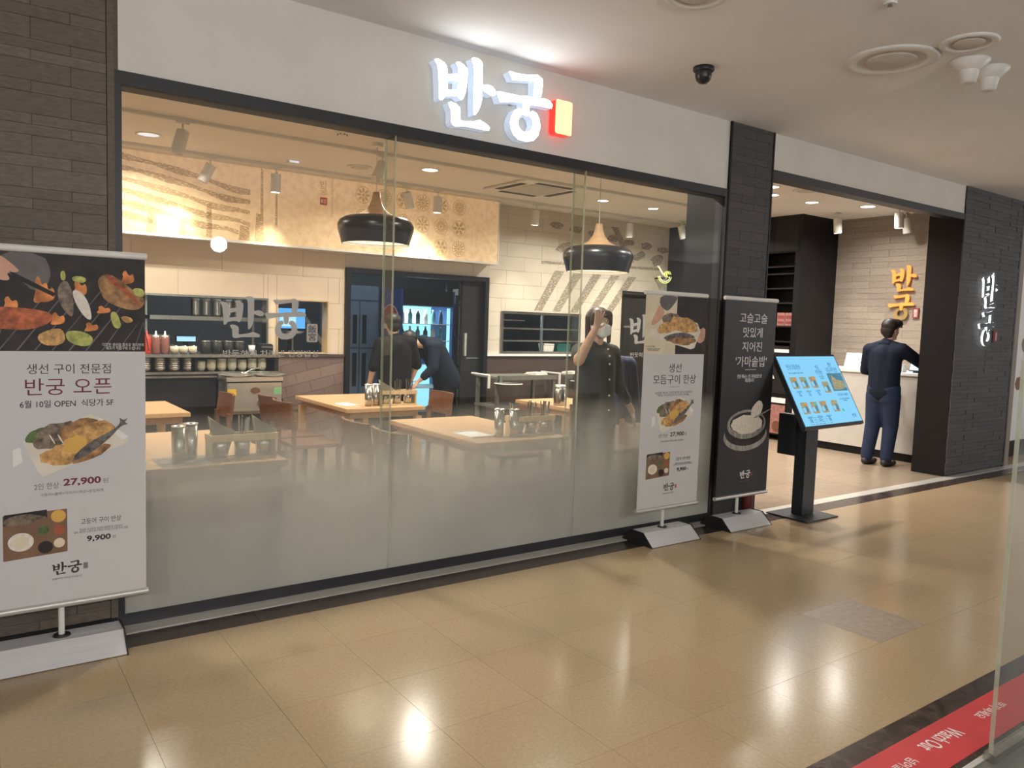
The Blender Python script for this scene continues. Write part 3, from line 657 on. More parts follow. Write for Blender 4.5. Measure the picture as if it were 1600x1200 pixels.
P(ellipse(.06, 1.435, .15, .035, 18, -.05, .15, 5), 'meat_brown', 3.5)
text('lettering', '특급 생선구이 한상', X2(3.90), 1.388, .085, .011, 'ink_grey', p, y=-.0135); text('lettering', '신선한 재료만 엄선하여 정성껏\n구워낸 모듬 생선구이 반상', X2(3.93), 1.365, .13, .02, 'ink_grey', p, y=-.0135)
text('lettering', '생선', X2(4.16), 1.236, .13, .062, 'ink_black', p, y=-.0125)
text('lettering', '모듬구이 한상', X2(4.165), 1.155, .44, .066, 'ink_black', p, y=-.0125)
B(-.04, -.0132, 1.1, .07, -.0122, 1.103).build('printed_rule', 'ink_grey', p)
text('lettering', '고급어종 메로와 고등어 생선을 함초로 염지하고\n직화로 구워 반찬궁의 시그니처 구이 메뉴', X2(4.16), 1.052, .38, .036, 'ink_grey', p, y=-.0125)
dish(p, X2(4.165), .90, .43)
text('lettering', '2인 한상', X2(4.07), .753, .09, .026, 'ink_grey', p, y=-.0125); text('lettering', '27,900', X2(4.215), .757, .145, .036, 'ink_black', p, y=-.0125, bold=.02); text('lettering', '원', X2(4.305), .755, .02, .02, 'ink_grey', p, y=-.0125)
text('lettering', '고등어+볼락+가자미+메로+된장찌개', X2(4.165), .712, .24, .014, 'ink_grey', p, y=-.0125)
tray(p, X2(3.915), .45, X2(4.15), .64)
text('lettering', '고등어 구이 반상', X2(4.29), .575, .155, .026, 'ink_black', p, y=-.0125)
text('lettering', '껍질은 바삭하게 속살은 촉촉하게 구워내어\n겉바 생선만 노릇하게 구워낸 갓지은 고소한 맛의 일품', X2(4.29), .538, .20, .02, 'ink_grey', p, y=-.0125)
text('lettering', '9,900', X2(4.28), .495, .1, .032, 'ink_black', p, y=-.0125, bold=.03); text('lettering', '원', X2(4.345), .493, .014, .016, 'ink_grey', p, y=-.0125)
logo(p, X2(4.155), .345, .118, 'ink_black', 'seal_red', y=-.0125, t=.0004)
text('lettering', '반듯하게 차려낸 건강밥상', X2(4.15), .332, .11, .009, 'ink_grey', p, y=-.0125)
# black banner
t, p = banner_frame('banner_stand', 'black roll banner with a steel rice bowl standing before the column', 4.985, 'banner_black', 'black printed banner sheet')
for body, z, ww, hh in (('고슬고슬', 1.615, .335, .075), ('맛있게', 1.505, .235, .078), ('지어진', 1.395, .24, .075), ("'가마솥밥'", 1.28, .38, .082)):
    text('lettering', body, .03, z, ww, hh, 'ink_white', p, y=-.0125)
B(-.04, -.0132, 1.215, .09, -.0122, 1.219).build('printed_rule', 'ink_white', p)
text('lettering', '한상 메뉴는 1인 가마솥밥으로\n제공됩니다', .02, 1.15, .3, .062, 'ink_white', p, y=-.0125, bold=.01)
P(ellipse(.01, .70, .265, .12, 28), 'steel_print', 0, 'printed_bowl'); P(ellipse(.01, .735, .25, .115, 28), 'print_dark', 1, 'printed_bowl')
P(ellipse(.015, .79, .235, .115, 28), 'steel_print', 2, 'printed_bowl'); P(ellipse(.02, .80, .21, .085, 28), 'print_dark', 3, 'printed_bowl')
P(ellipse(.02, .79, .19, .075, 24, 0, .06, 3), 'rice_print', 4, 'printed_rice'); P(ellipse(.13, .9, .085, .055, 20, .9, .08, 4), 'rice_print', 5, 'printed_rice')
P([(.09, .835), (.13, .835), (.31, .9), (.31, .905), (.12, .85)], 'steel_print', 6, 'printed_spoon')
logo(p, .03, .355, .135, 'ink_white', 'seal_maroon', y=-.0125, t=.0004)
text('lettering', '반듯하게 차려낸 건강밥상', .025, .34, .12, .009, 'ink_grey', p, y=-.0125)
# lit menu kiosk
k = thing('menu_kiosk', 'black lectern stand with lit blue menu screen at the entrance', 'display stand', (5.705, -.28, 0))
B(-.225, -.2, 0, .215, .19, .012).build('base_plate', 'kiosk', k, bevel=.003)
B(-.075, -.045, .012, .095, .055, .86).build('column', 'kiosk', k, bevel=.004)
B(-.11, .03, .5, -.02, .2, .84).build('cable_box', 'kiosk', k, bevel=.004)
sp = B(-.475, 0, -.325, .475, .035, .325).build('screen_housing', 'kiosk', k, (.09, -.04, 1.05), (-.503, 0, .071), bevel=.004)
B(-.30, .02, -.25, .30, .06, .0).build('bracket', 'kiosk', sp)
s_ = B(-.455, -.003, -.300, .455, -.0005, .305).build('screen', 'screen_lit', sp); s_['label'] = 'lit pale blue menu screen'
def S(pts, m, kk, n='screen_picture'): MB().poly(pts, -.0035-kk*.0004, .0003).build(n, m, sp)
text('screen_lettering', '반궁 모듬한상', -.27, .21, .2, .045, 'screen_txt', sp, y=-.0036); text('screen_lettering', '맛있는 밥과 함께하는 건강한 한상 차림', -.27, .155, .22, .013, 'screen_txt', sp, y=-.0036)
text('screen_lettering', '반궁\n반듯한상', .09, .18, .1, .09, 'screen_txt', sp, y=-.0036); text('screen_lettering', '생선\n모듬구이 한상', .31, .2, .18, .10, 'screen_txt', sp, y=-.0036)
for j in range(2):
    for i in range(3):
        x, z = -.40+i*.145, .02-j*.22
        S([(x, z), (x+.1, z), (x+.1, z+.1), (x, z+.1)], 'screen_food', 0); S(ellipse(x+.03, z+.035, .022, .022), 'screen_lit', 1); S(ellipse(x+.068, z+.04, .02, .028), 'screen_dark', 1); S(ellipse(x+.075, z+.082, .02, .012), 'screen_green' if i == 1 else 'letter_gold', 1)
        text('screen_lettering', '고등어구이\n반상\n9,900', x+.06, z-.045, .075, .05, 'screen_txt', sp, y=-.0036)
for j in range(2):
    x, z = .06+j*.01, -.03-j*.17
    S([(x, z), (x+.1, z), (x+.1, z+.1), (x, z+.1)], 'screen_food', 0); S(ellipse(x+.03, z+.035, .022, .022), 'screen_lit', 1); S(ellipse(x+.07, z+.04, .02, .03), 'screen_dark', 1)
text('screen_lettering', '2인 한상\n22,900', .1, .11, .08, .035, 'screen_txt', sp, y=-.0036)
S([(.2, -.02), (.44, -.02), (.44, .145), (.2, .145)], 'screen_dark', 0); S([(.22, 0), (.3, -.01), (.43, .01), (.42, .07), (.33, .08), (.26, .13)], 'screen_food', 1)
text('screen_lettering', '2인 한상 27,900원', .32, -.055, .17, .025, 'screen_txt', sp, y=-.0036); text('screen_lettering', '고등어+볼락+가자미+메로\n된장찌개', .32, -.1, .17, .03, 'screen_txt', sp, y=-.0036)
S([(.22, -.17), (.24, -.19), (.22, -.21), (.20, -.19)], 'screen_green', 0)
logo(sp, .36, -.265, .07, 'screen_txt', y=-.0036, t=.0004, name='screen_lettering')
for z in range(4): text('screen_lettering', '공기밥  1,000   음료  2,000   소주  5,000', -.2, -.235-z*.018, .34, .009, 'screen_txt', sp, y=-.0036)
# the big illuminated sign
sg = thing('illuminated_sign', 'large glowing white brush letter shop sign on the fascia', 'sign', (2.2, -.005, 2.6))
for keys in ('ban', 'guo'):
    strokes(keys, t=.065, y0=-.012, two=True).build('letter', ['sign_face', 'sign_side'], sg)
MB().poly(rrect(.9, .125, 1.035, .335, .015), -.012, .06, None, 0, 1).build('seal_box', ['seal_lit', 'seal_rim'], sg)['label'] = 'glowing orange red seal box'
for x in (.2, .33, .6, .72, .97): B(x-.01, -.012, .25, x+.01, .005, .27).build('standoff', 'steel', sg)
# back-lit letters on the pillar
ps = thing('pillar_sign', 'vertical halo lit dark brush letters on the stone pillar', 'sign', (9.16, -.02, 1.4))
for keys, dx, dz in (('ban', 0, .42/.95), ('guo', -.44, 0)):
    sc_ = .95
    o = strokes(keys, sc_, 0, 0, dx, dz, .012, -.018, True).build('letter', ['letter_dark', 'halo_white'], ps)
    strokes(keys, sc_*.97, .006, .006, dx, dz, .006, -.006).build('halo_lamp', 'halo_white', ps)
MB().poly(rrect(.40, .08, .47, .21, .01), -.006, .02).build('seal', 'seal_maroon', ps); text('seal_lettering', '飯\n宮', .435, .145, .04, .09, 'ink_white', ps, y=-.0265)
# corridor ceiling fittings
def dome(name, label, loc):
    t = thing(name, label, 'camera', loc); MB().lathe([(0, 0), (.062, 0), (.064, -.02), (.055, -.03)], closed=True).build('housing', 'black_plastic', t)
    MB().lathe([(.05, -.03), (.05, -.055), (.042, -.08), (.025, -.096), (0, -.1)]).build('dome', 'lamp_black', t)
dome('dome_camera', 'black dome security camera under the corridor ceiling', (3.76, -.69, 3.12))
def ring(name, label, loc, r, group=None, inner='lens_off', cat='vent'):
    t = thing(name, label, cat, loc, 0, group)
    MB().lathe([(r, 0), (r*1.02, -.006), (r*.96, -.014), (r*.76, -.012), (r*.7, .0)], n=36).build('rim', 'white_metal', t)
    MB().lathe([(r*.74, -.009), (r*.66, -.002), (0, -.002)], n=36).build('cone_plate', inner, t)
    MB().lathe([(0, -.012), (r*.5, -.012), (r*.54, -.008), (r*.54, -.002)], n=36).build('baffle', inner, t)
ring('air_diffuser', 'big round white air diffuser in the corridor ceiling', (4.46, -1.49, 3.12), .25)
ring('ceiling_speaker', 'small round recessed ceiling speaker beside the cone detectors', (4.50, -1.90, 3.12), .145, cat='speaker')
ring('air_diffuser', 'round ceiling diffuser cut by the top edge of the picture', (2.93, -1.36, 3.12), .15)
for (x, y), lb in (((4.80, -1.77), 'white cone shaped ceiling detector nearer to the speaker'), ((5.03, -1.78), 'white cone shaped ceiling detector farther from the speaker')):
    t = thing('cone_detector', lb, 'detector', (x, y, 3.12), 0, 'cone detectors on the corridor ceiling')
    MB().lathe([(0, 0), (.105, 0), (.108, -.012), (.07, -.05), (.058, -.06)], closed=True).build('collar', 'white_metal', t)
    MB().lathe([(.055, -.06), (.042, -.125), (.03, -.13), (0, -.13)]).build('cone', 'white_metal', t)
t = thing('sprinkler', 'tiny ceiling sprinkler at the top edge of the picture', 'sprinkler', (3.69, -1.90, 3.12)); MB().lathe([(0, 0), (.035, 0), (.03, -.012)], closed=True).build('rosette', 'white_metal', t); MB().cone((0, 0, -.01), (0, 0, -.03), .008, .014, 10).build('head', 'steel', t)
# downlight builder, then the added unseen globes behind the viewer
def downlight(name, label, loc, r, watts, col, group, lit='lens_lit', spread=2.6):
    t = thing(name, label, 'lamp', loc, 0, group)
    MB().lathe([(r*1.0, 0), (r*1.25, 0), (r*1.25, -.004), (r*1.02, -.006), (r, .0)], n=28).build('trim_ring', 'white_metal', t)
    MB().lathe([(0, -.001), (r, -.001)], n=28).build('lens', lit, t)
    if watts: area('lamp_light', t, (0, 0, -.008), r*1.9, watts, col, spread=spread)
    return t
MM('fill_globe_glow', (250, 248, 244), .4, emit=(255, 252, 250), es=CORR_ES)  # fill light added to lift the fascia and ceiling
for n_, (x, y) in enumerate(((-3, -5.8), (-.9, -5.8), (1.1, -6.2), (2.61, -5.8), (11.9, -5.2), (14.6, -7.5), (14.2, -5.4))):
    t = thing('fill_globe', 'added opal fill globe, unseen in the corridor behind the viewer, %s from the left end' % ('first second third fourth fifth sixth seventh'.split()[n_]), 'lamp', (x, y, 2.35), 0, 'added corridor fill globes')
    MB().ell((0, 0, 0), (.09, .09, .09), 20).build('globe', 'fill_globe_glow', t); MB().cone((0, 0, .08), (0, 0, .77), .008, .008, 8).build('rod', 'white_metal', t); MB().cone((0, 0, .74), (0, 0, .77), .06, .06, 18).build('ceiling_rose', 'white_metal', t)
# red caution tape and the escalator glass
ct = thing('caution_sticker', 'red caution floor sticker with pale lettering beside the escalator', 'sticker', (2.9, -2.715, .0008))
B(-1.6, -.095, 0, 1.6, .095, .0006).build('tape', 'tape_red', ct)
def flo(body, x, y, ww, hh, b=.0): text('lettering', body, 0, 0, ww, hh, 'ink_white', ct, loc=(x, y, .0012), rot=(0, 0, PI), bold=b)
flo('Watch Out', .10, .015, .25, .062); flo('넘어질 수 있습니다', -.31, .0, .36, .042); flo('뛰지 마세요', .52, .02, .22, .042)
gb = thing('glass_balustrade', 'clear glass escalator balustrade panel at the right edge', 'glass panel', (3.0, -2.87, 0))
pts = [(0, .004), (2.4, .004), (2.4, 1.55), (.1, 1.55)] + [(.1-.1*math.sin(a), 1.45+.1*math.cos(a)) for a in (PI/2*i/6 for i in range(1, 7))]
MB().poly(pts, .006, .012).build('glass', 'glass', gb)
B(-.002, -.007, .03, .001, .007, 1.45).build('polished_edge', 'glass_edge', gb)
B(-.01, -.02, 0, 2.4, .02, .03).build('floor_channel', 'steel', gb)
np2 = thing('wall_poster', 'pale food poster on the neighbouring shop wall', 'poster', (11.4, .315, 0))
B(-.45, -.01, .75, .9, 0, 2.1).build('poster_board', 'white', np2); MB().poly(ellipse(-.2, .95, .1, .09, 20, 0, .1, 3), -.0102, .001).build('printed_food', 'board_brown', np2); MB().poly(ellipse(-.1, 1.45, .1, .1, 20, 0, .1, 5), -.0102, .001).build('printed_food', 'paper_dark', np2)

# ------------------------------------------------------------------ THINGS: ceiling inside
def track(name, label, y, x0, x1):
    t = thing(name, label, 'track rail', (0, y, 3.1), 0, 'lighting tracks on the restaurant ceiling')
    B(x0, -.018, -.028, x1, .018, 0).build('rail', 'white_metal', t); B(x0, -.006, -.0295, x1, .006, -.028).build('slot', 'lens_off', t); return t
track('track_rail', 'white lighting track nearer the window glass', 2.87, .2, 8.6)
track('track_rail', 'white lighting track in front of the mural', 4.2, .2, 9.1)
def track_spot(label, x, y, d, watts, group, length=.19, r=.052, z=3.07, on=True):
    t = thing('track_spotlight', label, 'spotlight', (x, y, z), 0, group)
    d = Vector(d).normalized()
    B(-.05, -.017, -.018, .05, .017, 0).build('adapter', 'white_metal', t)
    MB().cone((0, 0, -.018), (0, 0, -.075), .007, .007, 10).build('stem', 'white_metal', t)
    a = Vector((0, 0, -.085))-d*.01; b = a+d*length
    MB().cone(a, b, r, r, 24).build('head', 'white_metal', t)
    MB().cone(b+d*.0005, b+d*.002, r*.8, r*.8, 24).build('lens', 'lens_lit' if on else 'lens_off', t)
    if watts: spot('spot_light', t, b+d*.02, d, watts, 1.25)
    return t
G1, G2, G3 = 'spotlights on the window side track', 'spotlights on the mural side track', 'spotlights over the entrance'
track_spot('leftmost white spotlight on the window side track', 1.54, 2.87, (-.25, -.1, -.9), 30, G1, on=False)
track_spot('white spotlight on the window side track above the pendant lamp', 3.34, 2.87, (-.45, -.2, -.85), 30, G1, on=False)
track_spot('leftmost tilted spotlight in front of the mural', 2.10, 4.2, (-.4, .12, -.85), 34, G2, on=False)
track_spot('second spotlight from the left in front of the mural', 2.76, 4.2, (0, .06, -1), 34, G2)
track_spot('tilted spotlight in front of the mural half behind the pendant lamp', 4.30, 4.2, (.35, .15, -.85), 40, G2)
track_spot('spotlight before the flower medallions of the mural', 4.72, 4.2, (0, .06, -1), 34, G2)
track_spot('spotlight on the plain wall right of the mural', 6.2, 4.2, (0, .12, -1), 20, G2)
track_spot('spotlight over the wall drawing', 7.9, 4.2, (.1, .15, -1), 20, G2)
track_spot('tilted white spotlight before the black partition', 8.75, 4.0, (.2, -.1, -.9), 30, G3, on=False, z=3.1)
track_spot('white spotlight hanging at the left end of the counter wall', 9.45, 1.92, (.12, 0, -1), 24, G3, z=3.1)
track_spot('white spotlight hanging over the middle of the counter wall', 9.45, 1.10, (.12, 0, -1), 24, G3, z=3.1)
track_spot('tilted spotlight behind the one over the counter', 9.85, 1.22, (.1, -.1, -.9), 0, G3, z=3.08, on=False)
WARM = (1, .93, .84)
DL = [((1.44, 3.72), .09, 'soft white downlight at the left in front of the mural', 'lens_soft'),
      ((7.6, 3.46), .07, 'lit downlight second from the black partition', 'lens_lit'), ((8.4, 3.46), .07, 'lit downlight nearest the black partition', 'lens_lit'),
      ((6.7, 3.46), .07, 'lit downlight before the wall drawing', 'lens_lit'),
      ((7.32, 1.39), .07, 'lit downlight just right of the stone column', 'lens_lit'), ((7.75, 1.7), .07, 'lower of two downlights beside the stone column', 'lens_lit'),
      ((8.5, 1.68), .075, 'lit downlight in the middle of the entrance ceiling', 'lens_lit'), ((9.22, 1.38), .085, 'bright downlight above the entrance counter', 'lens_lit'),
      ((.3, 1.2), .08, 'downlight above the table nearest the left wall', 'lens_lit'), ((1.9, .8), .08, 'downlight behind the window lintel between the front tables', 'lens_lit'), ((4.2, 1.0), .08, 'downlight behind the lintel above the standing woman', 'lens_lit'),
      ((6.3, .8), .08, 'downlight just inside the entrance lintel', 'lens_lit'), ((4.1, 3.3), .08, 'downlight above the table nearest the kitchen door', 'lens_lit')]
for (x, y), r, lb, lm in DL: downlight('downlight', lb, (x, y, 3.1), r, INT_W if x < 7 else INT_W*.5, WARM if x < 7 else (1, .95, .88), 'restaurant downlights', lm)
ring('ceiling_speaker', 'round ceiling speaker left of the glass joint', (3.48, 3.70, 3.1), .13, cat='speaker'); ring('ceiling_speaker', 'round ceiling speaker beside the air conditioner', (5.35, 3.72, 3.1), .13, cat='speaker')
ring('ceiling_speaker', 'round ceiling grille just under the lintel at the glass joint', (3.18, 2.25, 3.1), .10, cat='vent'); ring('air_diffuser', 'round ceiling diffuser above the entrance', (7.75, 1.24, 3.1), .16)
t = thing('smoke_detector', 'white smoke detector with dark slots under the ceiling', 'detector', (2.69, 2.31, 3.1)); MB().lathe([(0, 0), (.07, 0), (.07, -.02), (.05, -.035), (.03, -.05), (0, -.052)], closed=True).build('body', 'white_metal', t)
for i in range(8): a = i*PI/4; B(-.008, -.004, -.045, .008, .004, -.034).build('slot', 'black', t, (.04*math.cos(a), .04*math.sin(a), 0), (0, 0, a+PI/2))
ac = thing('air_conditioner', 'square ceiling cassette air conditioner', 'air conditioner', (5.55, 3.36, 3.099))
B(-.45, -.45, -.022, .45, .45, 0).build('panel', 'white_metal', ac, bevel=.006); B(-.26, -.26, -.028, .26, .26, -.021).build('grille', 'lens_off', ac)
for i in range(12): B(-.25, -.24+i*.042, -.031, .25, -.232+i*.042, -.027).build('grille_slat', 'white_metal', ac)
for i in range(4): a = i*PI/2; B(-.26, .32, -.026, .26, .40, -.021).build('louvre', 'hatch_dark', ac, (0, 0, 0), (0, 0, a))
def pendant(label, loc, s=1.):
    t = thing('pendant_lamp', label, 'pendant lamp', loc, 0, 'black dome pendant lamps'); h = (3.1-loc[2])
    sh = MB().lathe([(.305, 0), (.325, .07), (.343, .13), (.345, .17), (.325, .21), (.28, .238), (.22, .25)], n=40).build('shade', 'lamp_black', t)
    MB().lathe([(.298, .001), (.318, .07), (.336, .13), (.338, .168), (.31, .205), (.22, .245), (0, .245)], n=40).build('inner_shade', 'white', sh)
    MB().lathe([(.245, .243), (.16, .265), (.10, .30), (.062, .35), (.042, .41), (.032, .47), (0, .472)], n=32).build('wooden_neck', 'wood_neck', t)
    MB().cone((0, 0, .47), (0, 0, h-.03), .004, .004, 8).build('cord', 'white_metal', t); MB().cone((0, 0, h-.035), (0, 0, h), .05, .05, 20).build('ceiling_rose', 'white_metal', t)
    MB().lathe([(0, .028), (.298, .028)], n=40).build('diffuser', 'lamp_inner', t)
    area('lamp_light', t, (0, 0, .02), .5, 14, (1, .88, .70), spread=2.8)
pendant('black dome pendant lamp with wooden neck before the mural', (3.13, 2.55, 2.19))
pendant('black dome pendant lamp with wooden neck above the standing woman', (5.13, 1.75, 2.04))
t = thing('exit_light', 'small white emergency light on the ceiling before the mural', 'lamp', (2.84, 3.9, 3.1)); B(-.06, -.03, -.03, .06, .03, 0).build('housing', 'white_metal', t); B(-.05, -.032, -.024, .05, -.03, -.006).build('lens', 'lens_soft', t)

# mural box, its paper given a glow in place of spotlight
mu = thing('mural_box', 'long beige hanji mural box with palace roof and flower medallions', 'mural', (0, 4.45, 2.28))
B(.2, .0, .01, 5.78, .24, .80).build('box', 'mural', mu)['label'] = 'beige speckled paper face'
B(.2, -.006, -.012, 5.79, .24, .01).build('bottom_trim', 'white_metal', mu); B(5.78, -.006, .0, 5.80, .24, .81).build('end_trim', 'white_metal', mu)
br = MB()
for j in range(6):
    z = .79-j*.115; tw = .05
    top = [(1.25+i*.12, z-.022*i-.012*math.sin(i*.9+j*.7)+.02*(i/11)**3*11*.02) for i in range(12)]
    top = [q for q in top if q[1] > .12]
    if len(top) > 2: br.poly(top+[(x, q-tw*(1.1+.35*math.sin(x*11+j))) for x, q in reversed(top)], -.001, .0005)
br.build('brush_roof', 'brush', mu)
br = MB()
for x, z0, z1, ww in ((1.2, .02, .18, .09), (1.55, .02, .2, .10), (1.85, .02, .15, .08), (2.12, .02, .35, .06), (2.45, .02, .16, .12), (2.62, .02, .30, .10), (2.68, .3, .78, .03), (2.84, .2, .78, .025)):
    br.poly([(x, z0), (x+ww, z0), (x+ww*.9, z1), (x+ww*.15, z1+.02)], -.001, .0005)
br.build('brush_posts', 'brush', mu)
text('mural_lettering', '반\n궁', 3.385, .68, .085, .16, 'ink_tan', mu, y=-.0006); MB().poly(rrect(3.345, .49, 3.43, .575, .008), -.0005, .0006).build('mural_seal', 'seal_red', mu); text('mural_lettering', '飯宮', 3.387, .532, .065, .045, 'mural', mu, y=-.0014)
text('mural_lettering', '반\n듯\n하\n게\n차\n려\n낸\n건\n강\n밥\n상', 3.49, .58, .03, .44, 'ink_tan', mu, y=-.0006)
def medal(kind):
    mb = MB(); mb.poly(ellipse(0, 0, .098, .098, 28), 0, .0006, ellipse(0, 0, .091, .091, 28))
    n = (8, 12, 6, 16)[kind]
    for i in range(n):
        a = 2*PI*i/n; mb.poly(ellipse(.055*math.cos(a), .055*math.sin(a), .03, .22/n*.5, 10, a), 0, .0006)
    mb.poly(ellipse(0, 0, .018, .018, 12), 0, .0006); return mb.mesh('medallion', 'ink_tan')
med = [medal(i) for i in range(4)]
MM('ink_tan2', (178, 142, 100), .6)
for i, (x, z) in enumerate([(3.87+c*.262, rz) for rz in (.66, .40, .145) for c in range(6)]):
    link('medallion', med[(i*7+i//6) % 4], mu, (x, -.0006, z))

# ------------------------------------------------------------------ THINGS: tables, chairs, tableware
def table(label, x0, x1, y0, y1):
    cx, cy = (x0+x1)/2, (y0+y1)/2; a, b = (x1-x0)/2, (y1-y0)/2
    t = thing('dining_table', label, 'table', (cx, cy, 0), 0, 'wooden dining tables')
    B(-a, -b, .705, a, b, .74).build('table_top', 'wood', t, bevel=.004); B(-a+.05, -b+.05, .65, a-.05, b-.05, .705).build('apron', 'wood', t)
    for sx in (-1, 1):
        for sy in (-1, 1): B(sx*(a-.05)-.03, sy*(b-.06)-.03, 0, sx*(a-.05)+.03, sy*(b-.06)+.03, .65).build('leg', 'wood', t)
    return t
table('wooden dining table at the left behind the frosted glass', .70, 1.45, .06, 1.33)
table('wooden dining table before the dark kitchen cabinet', .72, 1.47, 2.30, 3.20)
table('wooden dining table before the kitchen doorway', 2.68, 3.44, 2.10, 3.34)
table('wooden dining table at the middle glass joint', 2.70, 3.46, .10, 1.36)
table('wooden dining table at the right behind the white banner', 4.62, 5.30, 1.35, 2.35)
def make_chair():
    t = thing('dining_chair', '', 'chair', (0, 0, 0), 0, 'brown wooden dining chairs')
    B(-.21, -.2, .43, .21, .22, .46).build('seat', 'wood_chair', t, bevel=.006)
    mb = MB(); n = 8; f = lambda u: -.225-.045*(1-(u/.215)**2)
    for i in range(n):
        u0, u1 = -.215+.43*i/n, -.215+.43*(i+1)/n
        q = lambda u, y, z: (u, y, z)
        vs = [q(u, f(u)+d-(z-.6)*.12, z) for d in (0, .022) for z in (.60, .815) for u in (u0, u1)]
        mb.add(vs, [(0, 1, 3, 2), (5, 4, 6, 7), (2, 3, 7, 6), (1, 0, 4, 5)]+([(4, 0, 2, 6)] if i == 0 else [])+([(1, 5, 7, 3)] if i == n-1 else []))
    mb.build('backrest', 'wood_chair', t)
    for sx in (-1, 1):
        MB().bar((sx*.18, .18, 0), (sx*.185, .185, .43), .035, .035).build('leg', 'wood_chair', t)
        MB().bar((sx*.18, -.2, 0), (sx*.185, -.205, .66), .035, .03).build('leg', 'wood_chair', t)
    return t
ch0 = make_chair(); first = True
for x, y, rz, lb in ((1.68, 2.95, PI/2, 'brown chair right of the table before the dark cabinet'),
                     (2.45, 2.75, -PI/2, 'brown chair farther from the glass at the table before the doorway'), (2.42, 2.27, -PI/2, 'brown chair nearer the glass at the table before the doorway'),
                     (2.455, .90, -PI/2, 'farther brown chair tucked left of the table at the glass joint'), (2.455, .40, -PI/2, 'nearer brown chair tucked left of the table at the glass joint'),
                     (3.70, 1.15, PI/2, 'brown chair right of the table at the glass joint'), (3.66, 2.60, PI/2, 'brown chair right of the table before the doorway')):
    if first: ch0.location = (x, y, 0); ch0.rotation_euler = (0, 0, rz); ch0['label'] = lb; first = False
    else: dup(ch0, (x, y, 0), rz, lb)
def caddy(label, loc, rz=0., kinds=3):
    t = thing('utensil_caddy', label, 'caddy', loc, rz, 'wooden utensil caddies on the tables')
    B(-.18, -.055, 0, .18, .055, .012).build('base', 'wood_pale', t); B(-.18, -.058, .10, .18, -.046, .135).build('front_rail', 'wood_pale', t); B(-.18, .046, .10, .18, .058, .135).build('rear_rail', 'wood_pale', t)
    for x in (-.18, .166): B(x, -.046, .012, x+.014, .046, .135).build('end_board', 'wood_pale', t)
    for i in range(3):
        x = -.115+i*.115
        MB().lathe([(0, .013), (.04, .013), (.042, .12), (.038, .12), (.037, .018), (0, .018)], (x, 0, 0), 20).build('holder', 'steel', t)
    return t
def utensils(label, loc, kind, group):
    t = thing('napkin_bundle' if kind == 'n' else 'cutlery_bundle', label, 'napkins' if kind == 'n' else 'cutlery', loc, 0, group)
    r = random.Random(hash(label) % 999)
    if kind == 'n':
        for i in range(5):
            y = -.026+i*.012
            MB().poly([(-.03, 0), (.03, 0), (.07, .13), (.0, .165), (-.06, .20+.003*i)], y, .0016).build('napkin', 'paper' if i % 2 else 'paper_dark', t)
    else:
        for i in range(9):
            a = i*2.4; q = .02*(i % 3)/2
            MB().bar((q*math.cos(a), q*math.sin(a), 0), (q*1.8*math.cos(a), q*2.6*math.sin(a), .19+.03*r.random()), .007, .003).build('utensil', 'steel', t)
    return t
def cup(label, loc, h=.19):
    t = thing('steel_tumbler', label, 'tumbler', loc, 0, 'steel tumblers on the tables')
    MB().lathe([(0, 0), (.029, 0), (.032, h*.3), (.034, h), (.0315, h), (.03, h*.3), (.027, .006), (0, .006)], n=24).build('body', 'steel', t)
    MB().lathe([(.0345, h-.004), (.0365, h), (.0345, h+.004), (.0315, h)], n=24).build('rim', 'steel_bright', t)
GN, GC = 'napkins in the caddies', 'cutlery in the caddies'
for nm, (x, y) in (('left front table', (1.25, .22)), ('doorway table', (3.25, 2.3)), ('glass joint table', (3.27, .30))):
    caddy('wooden utensil caddy on the %s' % nm, (x, y, .74), 0)
    utensils('paper napkins fanned in the caddy on the %s' % nm, (x-.115, y, .763), 'n', GN)
    utensils('steel spoons in the middle of the caddy on the %s' % nm, (x, y, .763), 'c', GC)
    utensils('chopsticks in the right holder on the %s' % nm if nm != 'left front table' else 'menu sticks in the right holder on the left front table', (x+.115, y, .763), 'c' if nm != 'left front table' else 'n', GC)
for x, y, lb in ((.92, .2, 'steel tumbler near the left banner on the left front table'), (1.0, .28, 'steel tumbler next to the caddy on the left front table'), (2.96, 2.28, 'left steel tumbler on the doorway table'), (3.04, 2.3, 'right steel tumbler on the doorway table'),
                 (2.99, .28, 'left steel tumbler on the glass joint table'), (3.085, .24, 'right steel tumbler on the glass joint table')): cup(lb, (x, y, .74))
def flat(name, label, cat, loc, a, b, m, rz=0.):
    t = thing(name, label, cat, loc, rz); B(-a, -b, 0, a, b, .006).build('sheet', m, t); B(-a, -b, .006, a, -b+.006, .012).build('edge', 'white', t); B(-a, b-.006, .006, a, b, .012).build('edge', 'white', t)
flat('serving_tray', 'white tray lying on the glass joint table', 'tray', (2.88, .42, .74), .09, .13, 'white'); flat('menu_card', 'pale menu card on the doorway table', 'menu', (2.82, 2.4, .74), .07, .1, 'white', .2)
t = thing('coaster_tray', 'dark tray under the tumblers on the left front table', 'tray', (.96, .22, .738)); B(-.14, -.13, 0, .14, .14, .004).build('plate', 'cart_grey', t)

